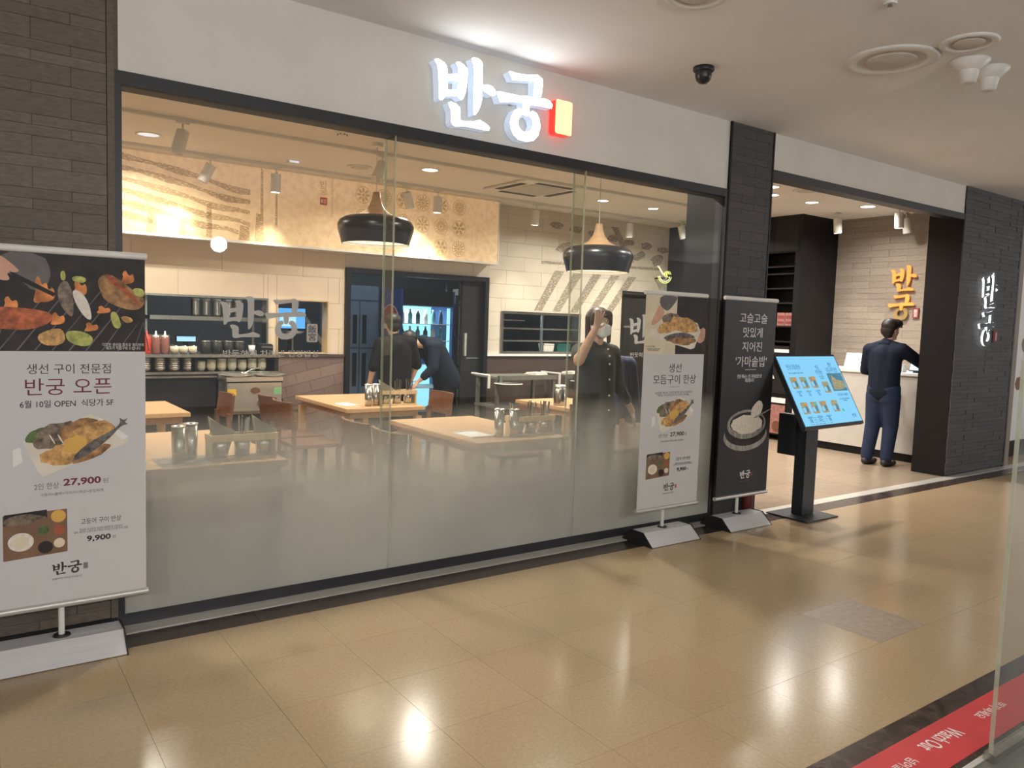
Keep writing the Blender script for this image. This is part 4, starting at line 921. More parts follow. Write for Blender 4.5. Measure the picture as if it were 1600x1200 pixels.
# kitchen counter with shelf under the pass window
kc = thing('shelf_counter', 'steel and dark shelf counter under the kitchen pass window', 'counter', (0, 4.28, 0))
B(.9, .0, 1.06, 2.86, .42, 1.09).build('counter_top', 'steel', kc); B(.9, .02, .885, 2.84, .41, .91).build('shelf_board', 'steel', kc); B(.9, .39, .91, 2.84, .41, 1.06).build('shelf_back', 'black', kc)
B(1.985, .04, .91, 2.0, .39, 1.06).build('divider', 'dark', kc); B(2.8, .02, .91, 2.84, .39, 1.06).build('end_panel', 'dark', kc)
B(.9, .05, 0, 2.19, .40, .885).build('cabinet', 'dark', kc); B(2.19, .30, 0, 2.8, .40, .885).build('cabinet', 'dark', kc); B(.9, .01, .85, 2.19, .05, .87).build('edge_rail', 'steel', kc)
st = thing('steel_stand', 'low stainless stand under the boiler machine', 'stand', (0, 3.98, 0)); B(2.2, -.05, .50, 3.0, .45, .53).build('top', 'steel', st)
for x in (2.22, 2.96):
    for y in (-.03, .43): B(x, y-.01, 0, x+.025, y+.015, .5).build('leg', 'steel', st)
B(2.22, -.02, .2, 2.98, .42, .22).build('lower_shelf', 'steel', st)
mc = thing('boiler_machine', 'stainless boiler machine with yellow and green notes', 'machine', (2.49, 3.98, .53))
B(-.28, 0, 0, .28, .34, .30).build('body', 'steel_bright', mc, bevel=.008); B(-.29, -.01, .30, .29, .35, .345).build('hood', 'steel_bright', mc, bevel=.004); B(-.285, -.004, .285, .285, .0, .30).build('front_trim', 'dark', mc)
MB().poly(ellipse(0, .205, .05, .032, 20), -.001, .004).build('badge', 'wood_chair', mc); MB().poly(rrect(-.28, .15, -.19, .225, .002), -.001, .002).build('note', 'yellow_note', mc); MB().poly(rrect(.19, .16, .275, .235, .002), -.001, .002).build('note', 'green_note', mc)
MB().poly(rrect(.02, .03, .22, .11, .03), -.001, .012).build('control_plate', 'steel', mc); MB().cone((.17, -.013, .07), (.17, -.04, .07), .028, .024, 18).build('knob', 'dark', mc); B(.09, -.02, .05, .12, -.013, .09).build('switch', 'black', mc); B(.05, -.02, .055, .07, -.013, .085).build('switch', 'white', mc)
MB().tube([(.29, .1, .22), (.31, .1, .15), (.30, .1, .08), (.33, .1, .05), (.31, .1, .12)], .005, 6).build('cable', 'black', mc)
for k2, (x, y, sx, an_) in enumerate(((2.33, 4.1, .26, .1), (2.67, 4.1, .22, -.15))):
    t = thing('steel_tray', ('shallow steel tray lying on the boiler, left' if k2 == 0 else 'shallow steel tray lying on the boiler, right'), 'tray', (x, y, .877), an_); MB().lathe([(0, 0), (.13, 0), (.17, .02), (.175, .02), (.13, -.0)], n=24).build('dish', 'steel_bright', t)
t = thing('ladle', 'steel ladle resting across the boiler trays', 'ladle', (2.40, 4.05, .91)); MB().tube([(0, 0, 0), (.1, .05, .04), (.2, .1, .05)], .006, 8).build('handle', 'steel', t); MB().lathe([(0, -.02), (.03, -.012), (.04, .005)]).build('bowl', 'steel_bright', t)
ordn = ['first', 'second', 'third', 'fourth', 'fifth', 'sixth', 'seventh']
bowl = MB().lathe([(0, 0), (.026, 0), (.038, .014), (.047, .036), (.048, .046), (.0455, .046), (.044, .034), (.03, .012), (0, .008)], n=20).mesh('bowl', 'ceramic')
for i, n_b in enumerate((5, 6, 7, 7, 6, 7, 7)):
    for k2 in range(n_b): tag(link('rice_bowl', bowl, None, (2.06+i*.106, 4.42, .911+k2*.0145)), 'cream bowl, %s from the bottom of the %s stack right of the divider' % (ordn[k2], ordn[i]), 'bowl', 'cream bowls stacked under the counter')
cupm = MB().lathe([(0, 0), (.045, 0), (.058, .02), (.062, .055), (.059, .055), (.054, .02), (0, .006)], n=20).mesh('steel_bowl', 'steel')
for i in range(4):
    for k2 in range(5): tag(link('steel_bowl', cupm, None, (1.525+i*.137, 4.42, .911+k2*.0215)), 'steel bowl, %s from the bottom of the %s stack left of the divider' % (ordn[k2], ordn[i]), 'bowl', 'steel bowls stacked under the counter')
def squeeze(label, x, m, capm):
    t = thing('sauce_bottle', label, 'bottle', (x, 4.42, 1.09), 0, 'sauce bottles on the counter'); MB().lathe([(0, 0), (.037, 0), (.039, .01), (.039, .15), (.03, .17), (.016, .178), (0, .178)], n=20).build('body', m, t); MB().lathe([(.03, .168), (.031, .183), (.012, .187), (.006, .23), (0, .23)], n=16).build('nozzle', capm, t)
squeeze('red squeeze bottle on the counter', 1.545, 'red_plastic', 'red_plastic'); squeeze('brown sauce bottle beside the red one', 1.63, 'brown_sauce', 'cap_clear'); squeeze('brown sauce bottle beside the white jars', 1.715, 'brown_sauce', 'cap_clear')
for i in range(3):
    t = thing('sauce_jar', 'white ceramic jar with steel lid, %s from the bottles' % ordn[i], 'jar', (1.80+i*.088, 4.40, 1.09), 0, 'white jars on the counter'); MB().lathe([(0, 0), (.03, 0), (.043, .03), (.043, .075), (.038, .078), (0, .078)], n=20).build('body', 'ceramic', t); MB().lathe([(.036, .078), (.025, .086), (0, .09)], n=16).build('lid', 'steel', t)
for i in range(4):
    t = thing('dark_pot', 'dark cooking pot on the counter, %s from the white jars' % ordn[i], 'pot', (2.13+i*.115, 4.50, 1.09), 0, 'dark pots on the counter'); MB().lathe([(0, 0), (.05, 0), (.055, .01), (.055, .13), (.051, .13), (.05, .012), (0, .01)], n=22).build('body', 'dark', t); MB().lathe([(.0555, .125), (.058, .131), (.0555, .135)], n=22).build('rim', 'steel', t)
t = thing('paper_cup', 'small white cup standing by the pass window', 'cup', (2.60, 4.46, 1.09)); MB().lathe([(0, 0), (.028, 0), (.036, .09), (.034, .09), (.026, .005), (0, .005)], n=18).build('body', 'white', t); MB().lathe([(.036, .088), (.038, .091), (.036, .094)], n=18).build('rim', 'white', t)
t = thing('printer', 'dark receipt printer at the end of the pass counter', 'printer', (2.74, 4.46, 1.09)); B(-.07, -.08, 0, .07, .1, .11).build('body', 'dark', t, bevel=.01); B(-.06, -.085, .07, .06, -.08, .085).build('paper_slot', 'steel', t)
# inside the kitchen
def kshelf(label, x0, x1, y, zs, d=.35):
    t = thing('wall_shelf', label, 'shelf', (x0, y, 0))
    for z in zs: B(0, 0, z, x1-x0, d, z+.045).build('board', 'steel', t)
    for x in (0, x1-x0-.03): B(x, d-.04, 0, x+.03, d-.01, 1.75).build('post', 'steel', t)
kshelf('steel kitchen shelf behind the pass window', 1.72, 2.95, 5.2, (1.43,))
for i in range(5):
    t = thing('steel_canister', 'tall ribbed steel canister on the kitchen shelf, %s from left' % ordn[i], 'canister', (2.23+i*.12, 5.36, 1.475), 0, 'steel canisters on the kitchen shelf'); MB().lathe([(0, 0)]+[(.05+.0015*(k2 % 2), .002+k2*.02) for k2 in range(11)]+[(0, .205)], n=20).build('body', 'steel', t); MB().lathe([(.052, .196), (.054, .2), (.05, .206)], n=20).build('rim', 'steel_bright', t)
t = thing('rice_cooker', 'pale grey box cooker behind the sauce bottles', 'cooker', (1.80, 5.32, .90)); B(-.17, -.15, 0, .17, .15, .26).build('body', 'cart_grey', t, bevel=.01); B(-.175, -.155, .26, .175, .155, .36).build('lid', 'cloth_white', t, bevel=.05)
def monitor(label, x, y, z, a, h, m):
    t = thing('order_screen', label, 'screen', (x, y, z), 0, 'blue kitchen screens'); B(-a-.012, 0, -.012, a+.012, .03, h+.012).build('housing', 'black', t); B(-a, -.003, 0, a, 0, h).build('display', m, t); B(-.03, .03, -.35, .03, .05, h*.4).build('stand', 'black', t)
    B(-a+.01, -.005, h*.86, a-.01, -.003, h*.95).build('title_bar', 'pos_blue', t); B(-a+.02, -.005, h*.1, a*.3, -.003, h*.75).build('order_list', 'pos_pale', t)
monitor('blue order screen behind the small kitchen window', 3.34, 5.3, 1.36, .17, .245, 'pos_blue'); monitor('small blue screen behind the white jars', 2.10, 5.22, 1.19, .1, .055, 'pos_pale')
t = thing('kitchen_bench', 'long steel kitchen bench behind the pass window', 'bench', (.8, 5.15, 0)); B(0, 0, .87, 2.75, .55, .9).build('top', 'steel', t)
for x in (.02, 1.35, 2.69): B(x, .03, 0, x+.04, .07, .87).build('leg', 'steel', t)
B(0, .03, .3, 2.75, .5, .32).build('lower_shelf', 'steel', t)
t = thing('food_tray', 'steel food tray under the blue order screen', 'tray', (3.3, 5.15, 1.3)); MB().lathe([(0, 0), (.1, 0), (.13, .03), (.135, .03), (.1, -.003), (0, -.003)], n=20).build('dish', 'steel_bright', t); B(-.01, 0, -.4, .01, .02, 0).build('support', 'steel', t)
t = thing('range_hood', 'slanted steel duct in the kitchen window', 'duct', (3.75, 5.45, 1.15)); MB().bar((-.2, 0, .35), (.05, 0, .0), .08, .05).build('duct', 'steel', t); MB().bar((-.28, .05, .36), (-.28, .05, .9), .05, .05).build('riser', 'steel', t)
fr = thing('steel_fridge', 'blue grey steel four door fridge in the kitchen doorway', 'fridge', (4.52, 6.6, 0)); B(0, .02, .08, .6, .75, 1.99).build('body', 'fridge', fr)
for x0, x1 in ((.005, .295), (.305, .595)):
    for z0, z1 in ((.1, 1.06), (1.08, 1.76)):
        d_ = B(x0, -.02, z0, x1, .02, z1).build('door', 'fridge', fr, bevel=.006); hx = x1-.10 if x0 < .3 else x0+.04
        B(hx, -.03, z1-.55 if z0 < 1 else z0+.06, hx+.06, -.02, z1-.06 if z0 < 1 else z0+.48).build('handle', 'black', d_)
B(.005, -.02, 1.78, .595, .02, 1.98).build('top_panel', 'fridge', fr)
co = thing('drink_cooler', 'blue drink cooler with open lit glass door and round logo', 'cooler', (5.22, 6.05, 0))
B(0, 0, .0, .03, .7, 1.95).build('side_panel', 'cooler_blue', co); B(.87, 0, 0, .9, .7, 1.95).build('side_panel', 'cooler_blue', co); B(.03, .66, 0, .87, .7, 1.95).build('back_panel', 'cooler_light', co); B(.03, 0, 1.72, .87, .66, 1.95).build('top_panel', 'black', co); B(.03, 0, 0, .87, .66, .15).build('plinth', 'black', co)
for z in (.5, .85, 1.2, 1.45): B(.03, .05, z, .87, .64, z+.012).build('shelf', 'white', co)
B(.82, .06, .2, .86, .09, 1.7).build('light_tube', 'cooler_light', co); area('cooler_lamp', co, (.45, .3, 1.70), .4, 8, (.7, .92, 1))
for k2, (m, pts) in enumerate((('white', ellipse(0, 0, .31, .31, 30)), ('cooler_red', [(.27*math.cos(a), .27*math.sin(a)) for a in [PI*i/12 for i in range(13)]]), ('cooler_blue', [(.27*math.cos(a), .27*math.sin(a)) for a in [PI+PI*i/12 for i in range(13)]]))):
    if k2: pts = [(x, z+(.03 if k2 == 1 else -.05)) for x, z in pts]
    MB().poly(pts, -.001-k2*.001, .001).build('round_logo', m, co, (-.001, .34, 1.42), (0, 0, -PI/2))
gd = B(0, -.02, .1, .5, .02, 1.9).mesh('x', 'black')
fd = MB(); fd.box(0, -.02, .1, .05, .02, 1.9).box(.5, -.02, .1, .55, .02, 1.9).box(.05, -.02, 1.83, .5, .02, 1.9).box(.05, -.02, .1, .5, .02, .2)
od = fd.build('open_door', 'black', co, (.9, -.02, 0), (0, 0, -.55)); B(.05, -.006, .2, .5, .006, 1.83).build('door_glass', 'glass', od); B(.51, -.05, .95, .53, -.02, 1.25).build('door_handle', 'steel', od)
r = random.Random(4)
for j, z in enumerate((1.212, 1.462)):
    for i in range(6):
        t = thing('drink_bottle', 'drink bottle, %s from left on the %s cooler shelf' % (ordn[i], 'middle' if j == 0 else 'top'), 'bottle', (5.32+i*.13, 6.2, z), 0, 'bottles in the drink cooler'); h = .2 if j == 0 else .2
        MB().lathe([(0, 0), (.033, 0), (.033, h*.65), (.014, h*.85), (.014, h), (0, h)], n=14).build('body', ('can_dark', 'white', 'bottle_teal')[(i+j) % 3], t); MB().lathe([(.015, h*.93), (.015, h+.01), (0, h+.01)], n=12).build('cap', 'white', t)
t = thing('blue_crate', 'blue plastic crate on the cooler shelf', 'crate', (5.65, 6.25, .862)); B(-.17, -.12, 0, .17, .12, .15).build('body', 'crate_blue', t, bevel=.006); B(-.15, -.1, .15, .15, .1, .22).build('packs', 'cloth_white', t)
kr = thing('storage_rack', 'dark storage rack right of the drink cooler', 'rack', (6.35, 6.3, 0))
for z in (.3, .8, 1.25, 1.75): B(0, 0, z, .9, .45, z+.03).build('board', 'steel', kr)
for x in (0, .87):
    for y in (0, .42): B(x, y, 0, x+.03, y+.03, 2.1).build('post', 'steel', kr)
for i, (z, a, b) in enumerate(((1.78, .3, .12), (1.92, .22, .1), (1.28, .25, .1))):
    t = thing('white_carton', ('white carton on the top rack board', 'white carton stacked on the top rack carton', 'white carton on the middle rack board')[i], 'box', (6.55, 6.5, z), 0, 'cartons on the rack'); B(-a/2, -.15, 0, a/2, .15, b).build('body', 'cloth_white', t, bevel=.004); B(-a/2, -.152, b*.4, a/2, -.15, b*.6).build('tape', 'paper', t)
kl = thing('kitchen_light', 'cool ceiling panel light in the kitchen', 'lamp', (3.0, 6.3, 3.1)); B(-.6, -.15, -.03, .6, .15, 0).build('housing', 'white_metal', kl); area('lamp_light', kl, (0, 0, -.04), .5, 30, (.75, .88, 1))
kl = thing('kitchen_light', 'cool ceiling panel light beyond the doorway', 'lamp', (5.6, 5.4, 3.1)); B(-.6, -.15, -.03, .6, .15, 0).build('housing', 'white_metal', kl); area('lamp_light', kl, (0, 0, -.04), .5, 16, (.75, .88, 1))
# serving carts and baskets at the steel window
def cart(label, loc, w_=.95):
    t = thing('serving_cart', label, 'cart', loc, 0, 'grey serving carts under the steel window')
    for z in (.82, .45, .12): B(0, 0, z, w_, .5, z+.025).build('shelf', 'cart_grey', t); B(0, -.008, z-.02, w_, 0, z+.035).build('shelf_lip', 'cart_grey', t)
    for x in (.01, w_-.05):
        for y in (.01, .45): B(x, y, .05, x+.04, y+.04, .82).build('leg', 'cart_grey', t)
    for x in (.03, w_-.03):
        for y in (.03, .47): MB().cone((x-.012, y, .03), (x+.012, y, .03), .03, .03, 14).build('wheel', 'black', t)
    MB().tube([(-.08, .05, .86), (-.08, .45, .86)], .014, 10).build('push_handle', 'white_metal', t); B(-.09, .04, .7, -.07, .07, .86).build('handle_post', 'white_metal', t)
    return t
cart('grey serving cart left of the standing woman', (5.42, 3.85, 0)); cart('grey serving cart partly hidden behind the standing woman', (6.62, 3.95, 0), .8)
for x, y, lb in ((5.46, 3.66, 'grey tub hanging on the near cart'), (6.75, 3.76, 'grey tub hanging on the cart behind the woman')):
    t = thing('bus_tub', lb, 'tub', (x, y, .62), 0, 'grey tubs on the carts'); MB().lathe([(0, 0), (.12, 0), (.16, .15), (.17, .15), (.17, .16), (.155, .16), (.115, .01), (0, .01)], n=24).build('body', 'tub_grey', t); MB().lathe([(.165, .152), (.178, .158), (.165, .164)], n=24).build('rim', 'cloth_white', t); B(-.02, .16, .15, .02, .183, .24).build('hook', 'steel', t)
for x, y, lb in ((6.18, 4.05, 'folded white cloth on the near cart'), (6.85, 4.12, 'folded white cloth on the cart behind the woman')):
    t = thing('folded_cloth', lb, 'cloth', (x, y, .845), .3, 'cloths on the carts'); B(-.14, -.1, 0, .14, .1, .02).build('lower_fold', 'cloth_white', t, bevel=.008); B(-.12, -.09, .02, .13, .09, .035).build('upper_fold', 'cloth_white', t, bevel=.006)
def basket(label, x, a, m):
    t = thing('plastic_basket', label, 'basket', (x, 4.77, 1.125), 0, 'baskets in the steel window')
    p_ = MB(); vs = [(sx*a*(.86 if k2 == 0 else 1), sy*.06*(.86 if k2 == 0 else 1), (0, .1)[k2]) for k2 in (0, 1) for sx, sy in ((-1, -1), (1, -1), (1, 1), (-1, 1))]
    p_.add(vs, [(3, 2, 1, 0), (0, 1, 5, 4), (1, 2, 6, 5), (2, 3, 7, 6), (3, 0, 4, 7)]).build('body', m, t)
    mb = MB()
    for q in ((-a, -.065, a, -.055), (-a, .055, a, .065), (-a, -.065, -a+.01, .065), (a-.01, -.065, a, .065)): mb.box(q[0], q[1], .095, q[2], q[3], .11)
    mb.build('rim', m, t)
basket('white plastic basket in the steel kitchen window', 6.90, .1, 'cloth_white'); basket('green plastic basket in the steel kitchen window', 7.18, .13, 'green_basket')
# table with jar and sack behind the right pane
t = thing('glass_jar', 'glass jar with steel lid on the table behind the banner', 'jar', (4.72, 1.75, .74)); MB().lathe([(0, 0), (.06, 0), (.065, .02), (.065, .15), (.05, .17)], n=22).build('body', 'steel', t); MB().lathe([(.055, .17), (.056, .2), (0, .2)], n=22).build('lid', 'steel_bright', t)
t = thing('blue_pouch', 'blue pouch with white labels on the table behind the banner', 'pouch', (4.75, 1.45, .74)); B(-.1, -.05, 0, .1, .06, .12).build('body', 'jacket_navy', t, bevel=.03); MB().poly(ellipse(.0, .07, .035, .025), -.052, .002).build('label_patch', 'white', t); MB().poly(ellipse(-.08, .04, .02, .03), -.052, .002).build('label_patch', 'white', t)
# partition goods
for z, y0, y1, m, lb in ((1.60, 2.40, 2.52, 'pink_print', 'pink printed box on the upper partition shelf, right'), (1.60, 2.53, 2.65, 'pink_print', 'pink printed box on the upper partition shelf, left')):
    t = thing('gift_box', lb, 'box', (9.3, (y0+y1)/2, z), 0, 'printed boxes on the partition shelf'); B(0, -(y1-y0)/2, 0, .2, (y1-y0)/2, .18).build('body', m, t, bevel=.002); B(-.002, -.05, .1, 0, .05, .14).build('print_band', 'seal_maroon', t); B(-.002, -.05, .03, 0, .05, .06).build('print_band', 'seal_maroon', t)
vm = thing('water_dispenser', 'dark dispenser cabinet with pictures below the partition shelf', 'dispenser', (9.28, 2.68, 0))
B(0, -.26, .08, .3, .3, 1.32).build('body', 'dark', vm); B(-.012, -.27, 1.23, 0, -.02, 1.275).build('price_tag', 'white', vm); B(-.012, -.26, .53, 0, -.03, .6).build('price_tag', 'white', vm); B(-.01, -.26, .1, 0, -.02, .5).build('picture', 'pink_print', vm)
MB().poly(ellipse(0, .2, .07, .08), -.001, .003).build('picture_bowl', 'wood_chair', vm, (-.010, -.14, 0), (0, 0, -PI/2)); B(-.01, -.29, .62, 0, .1, .68).build('ledge', 'black', vm); MB().poly([(-.04, 0), (.04, 0), (0, .075)], 0, .002).build('warning_sign', 'white', vm, (-.012, -.03, .86), (0, 0, -PI/2))
lw = thing('lit_panel', 'thin upright glowing white panel behind the white banner', 'light panel', (9.22, 3.94, .9)); B(0, -.05, 0, .03, .05, 1.05).build('housing', 'white_metal', lw); B(-.004, -.035, .01, 0, .035, 1.04).build('lit_face', 'lens_soft', lw)

MM('neon_lime', (220, 230, 120), .4, emit=(214, 224, 110), es=1.3); MM('neon_pale', (240, 240, 220), .4, emit=(245, 240, 205), es=1.3)
ns = thing('bowl_reflection', 'small lime green noodle bowl shape standing in for a reflection above the white banner', 'sign', (8.98, 4.5, 2.20))  # glowing tubes and bracket added where a bowl sign is mirrored
arc = lambda r_, a0, a1, zc=.12, sx=1.3: [(r_*sx*math.cos(a0+(a1-a0)*i/12), 0, zc+r_*math.sin(a0+(a1-a0)*i/12)) for i in range(13)]
for r_, m in ((.11, 'neon_lime'), (.085, 'neon_pale')): MB().tube(arc(r_, PI*1.02, PI*1.98), .006, 6).build('bowl_tube', m, ns)
for k in range(4): MB().tube([(x+.02+k*.022, 0, z) for x, _, z in arc(.035+.01*(k % 2), 0, PI*1.5, .15, 1)], .005, 6).build('noodle_tube', 'neon_lime', ns)
for k in range(2): MB().tube([(-.17+k*.03, 0, .27-k*.01), (-.04+k*.03, 0, .13)], .004, 6).build('chopstick_tube', 'neon_pale', ns)
B(-.01, .004, .08, .01, .2, .1).build('added_bracket', 'black', ns)
fx = thing('fire_extinguisher', 'dark red fire extinguisher behind the foot of the black banner', 'extinguisher', (5.27, -.06, .005))
MB().lathe([(0, 0), (.042, 0), (.045, .01), (.045, .27), (.03, .31), (.015, .32), (0, .32)], n=22).build('cylinder', 'extinguisher_red', fx); MB().cone((0, 0, .32), (0, 0, .36), .012, .012, 12).build('valve', 'steel', fx); B(-.05, -.008, .36, .02, .008, .375).build('lever', 'black', fx); MB().tube([(.01, 0, .34), (.05, 0, .30), (.055, 0, .15)], .007, 8).build('hose', 'black', fx)
# ------------------------------------------------------------------ entrance counter and its things
ec = thing('entrance_counter', 'white front counter with dark plinth at the entrance', 'counter', (9.25, .37, 0))
B(0, 0, .10, .8, 1.92, 1.04).build('body', 'counter_front', ec); B(-.02, -.0, 1.04, .82, 1.92, 1.07).build('counter_top', 'white', ec); B(.03, 0, 0, .8, 1.92, .10).build('plinth', 'black', ec)
lg_ = thing('wall_logo', 'vertical orange glowing brush letters on the counter wall', 'sign', (10.09, 1.50, 1.70), -PI/2)
for keys, dx, dz, m in (('ban', 0, .44, 'letter_gold'), ('gu', -.44, -.01, 'letter_gold'), ('o', -.44, -.01, 'letter_brass')):
    strokes(keys, .82, 0, 0, dx, dz, .02, -.012, False).build('letter', m, lg_)
MB().poly(rrect(.33, .05, .41, .18, .01), 0, .015).build('seal', 'seal_maroon', lg_); text('seal_lettering', '飯\n宮', .37, .115, .05, .10, 'ink_white', lg_, y=-.0155)
t = thing('menu_sheet', 'white menu sheet leaning on the left end of the counter', 'menu', (9.55, 1.60, 1.07), -PI/2); sh = B(-.16, 0, 0, .16, .004, .21).build('sheet', 'white', t, rot=(-.3, 0, 0)); MB().poly(ellipse(.08, .09, .025, .015), -.001, .001).build('printed_food', 'wood_chair', sh); MB().poly(ellipse(.085, .04, .012, .012), -.001, .001).build('printed_food', 'wood_chair', sh); text('lettering', '반궁', -.08, .17, .05, .02, 'ink_grey', sh, y=-.0012); B(-.05, .08, 0, .05, .1, .01).build('foot', 'white', t)
t = thing('pos_tablet', 'white tablet till the man is tapping on the counter', 'tablet', (9.50, .74, 1.07), -PI/2); hd = B(-.13, -.01, .02, .13, .01, .20).build('screen_housing', 'black', t, rot=(-.35, 0, 0), bevel=.004); B(-.12, -.012, .03, .12, -.0105, .19).build('display', 'pos_pale', hd); B(-.06, -.03, 0, .06, .1, .02).build('foot', 'dark', t)
t = thing('card_reader', 'white card reader box beside the tablet till', 'card reader', (9.48, .96, 1.07)); B(-.06, -.05, 0, .06, .05, .09).build('body', 'white', t, bevel=.008); B(-.062, -.02, .06, -.06, .02, .065).build('card_slot', 'dark', t)

# ------------------------------------------------------------------ PEOPLE
def capsule(mb, p0, r0, p1, r1, n=14):
    p0, p1 = Vector(p0), Vector(p1); d = p1-p0
    if d.length < 1e-5: mb.ell(p0, (r0, r0, r0), n); return
    d.normalize(); u = Vector((0, 0, 1)) if abs(d.z) < .9 else Vector((0, 1, 0)); a = d.cross(u).normalized(); b = a.cross(d)
    rows = [(p0-d*r0*math.cos(t), r0*math.sin(t)) for t in (PI/2*i/4 for i in range(5))]+[(p1+d*r1*math.sin(t), r1*math.cos(t)) for t in (PI/2*i/4 for i in range(5))]
    vs = [c+(a*math.cos(2*PI*i/n)+b*math.sin(2*PI*i/n))*max(q, 1e-4) for c, q in rows for i in range(n)]
    mb.add(vs, [(j*n+i, j*n+(i+1) % n, (j+1)*n+(i+1) % n, (j+1)*n+i) for j in range(len(rows)-1) for i in range(n)])
def blob(name, segs, m, parent, voxel=.011, smooth=6):
    mb = MB()
    for s in segs:
        if s[0] == 'e': mb.ell(s[1], s[2], 18)
        else: capsule(mb, *s)
    me = mb.mesh(name, m); o = link(name, me)
    rm = o.modifiers.new('r', 'REMESH'); rm.mode = 'VOXEL'; rm.voxel_size = voxel; rm.use_smooth_shade = True
    sm = o.modifiers.new('s', 'SMOOTH'); sm.factor = .5; sm.iterations = smooth
    o.parent = parent; BLOBS.append((o, m)); return o
BLOBS = []
def finish_blobs():
    dg = bpy.context.evaluated_depsgraph_get(); ms = [bpy.data.meshes.new_from_object(o.evaluated_get(dg)) for o, m in BLOBS]
    for (o, m), m2 in zip(BLOBS, ms):
        o.modifiers.clear(); o.data = m2
        m2.materials.clear(); m2.materials.append(MT[m]); m2.polygons.foreach_set('material_index', [0]*len(m2.polygons)); m2.polygons.foreach_set('use_smooth', [True]*len(m2.polygons))
def hand(wrist, dirv, side, spread=1., curl=.3):
    """palm and five fingers; dirv: pointing, side: towards the thumb"""
    w_, d, s = Vector(wrist), Vector(dirv).normalized(), Vector(side); s = (s-d*s.dot(d)).normalized(); nrm = d.cross(s)
    out = []
    for k in (-.026, -.009, .009, .026): out.append((w_, .016, w_+d*.075+s*k, .0115))
    for k, ln in ((-.030, .055), (-.010, .072), (.011, .078), (.031, .07)):
        a = w_+d*.078+s*k; b = a+(d+s*k*6*spread)*ln*.5+nrm*curl*.01; c = b+(d+s*k*6*spread)*ln*.5+nrm*curl*.03
        out += [(a, .0098, b, .0088), (b, .0088, c, .0074)]
    a = w_+d*.025+s*.026; b = a+(d*.5+s).normalized()*.036; out += [(a, .013, b, .0105), (b, .0105, b+(d*.9+s*.5).normalized()*.03, .0085)]
    return out
def head_segs(c, fwd, s=1.):
    c, f = Vector(c), Vector(fwd).normalized(); rt = f.cross(Vector((0, 0, 1))).normalized(); up = Vector((0, 0, 1))
    out = [('e', c+up*.035*s, (.078*s, .078*s, .085*s)), ('e', c+f*.02*s-up*.01*s, (.07*s, .07*s, .088*s)), (c-f*.03*s+up*.03*s, .075*s, c+f*.012*s+up*.03*s, .074*s),
           (c+f*.04*s-up*.07*s, .034*s, c+f*.058*s-up*.085*s, .026*s), (c+f*.078*s+up*.015*s, .010*s, c+f*.1*s-up*.022*s, .013*s), (c+f*.07*s-up*.055*s, .014*s, c+f*.082*s-up*.052*s, .011*s)]
    for q in (-1, 1): out += [(c+rt*q*.074*s+up*.022*s, .014*s, c+rt*q*.078*s-up*.018*s, .010*s), (c+rt*q*.03*s+f*.07*s+up*.028*s, .014*s, c+rt*q*.045*s+f*.062*s+up*.028*s, .012*s)]
    return out
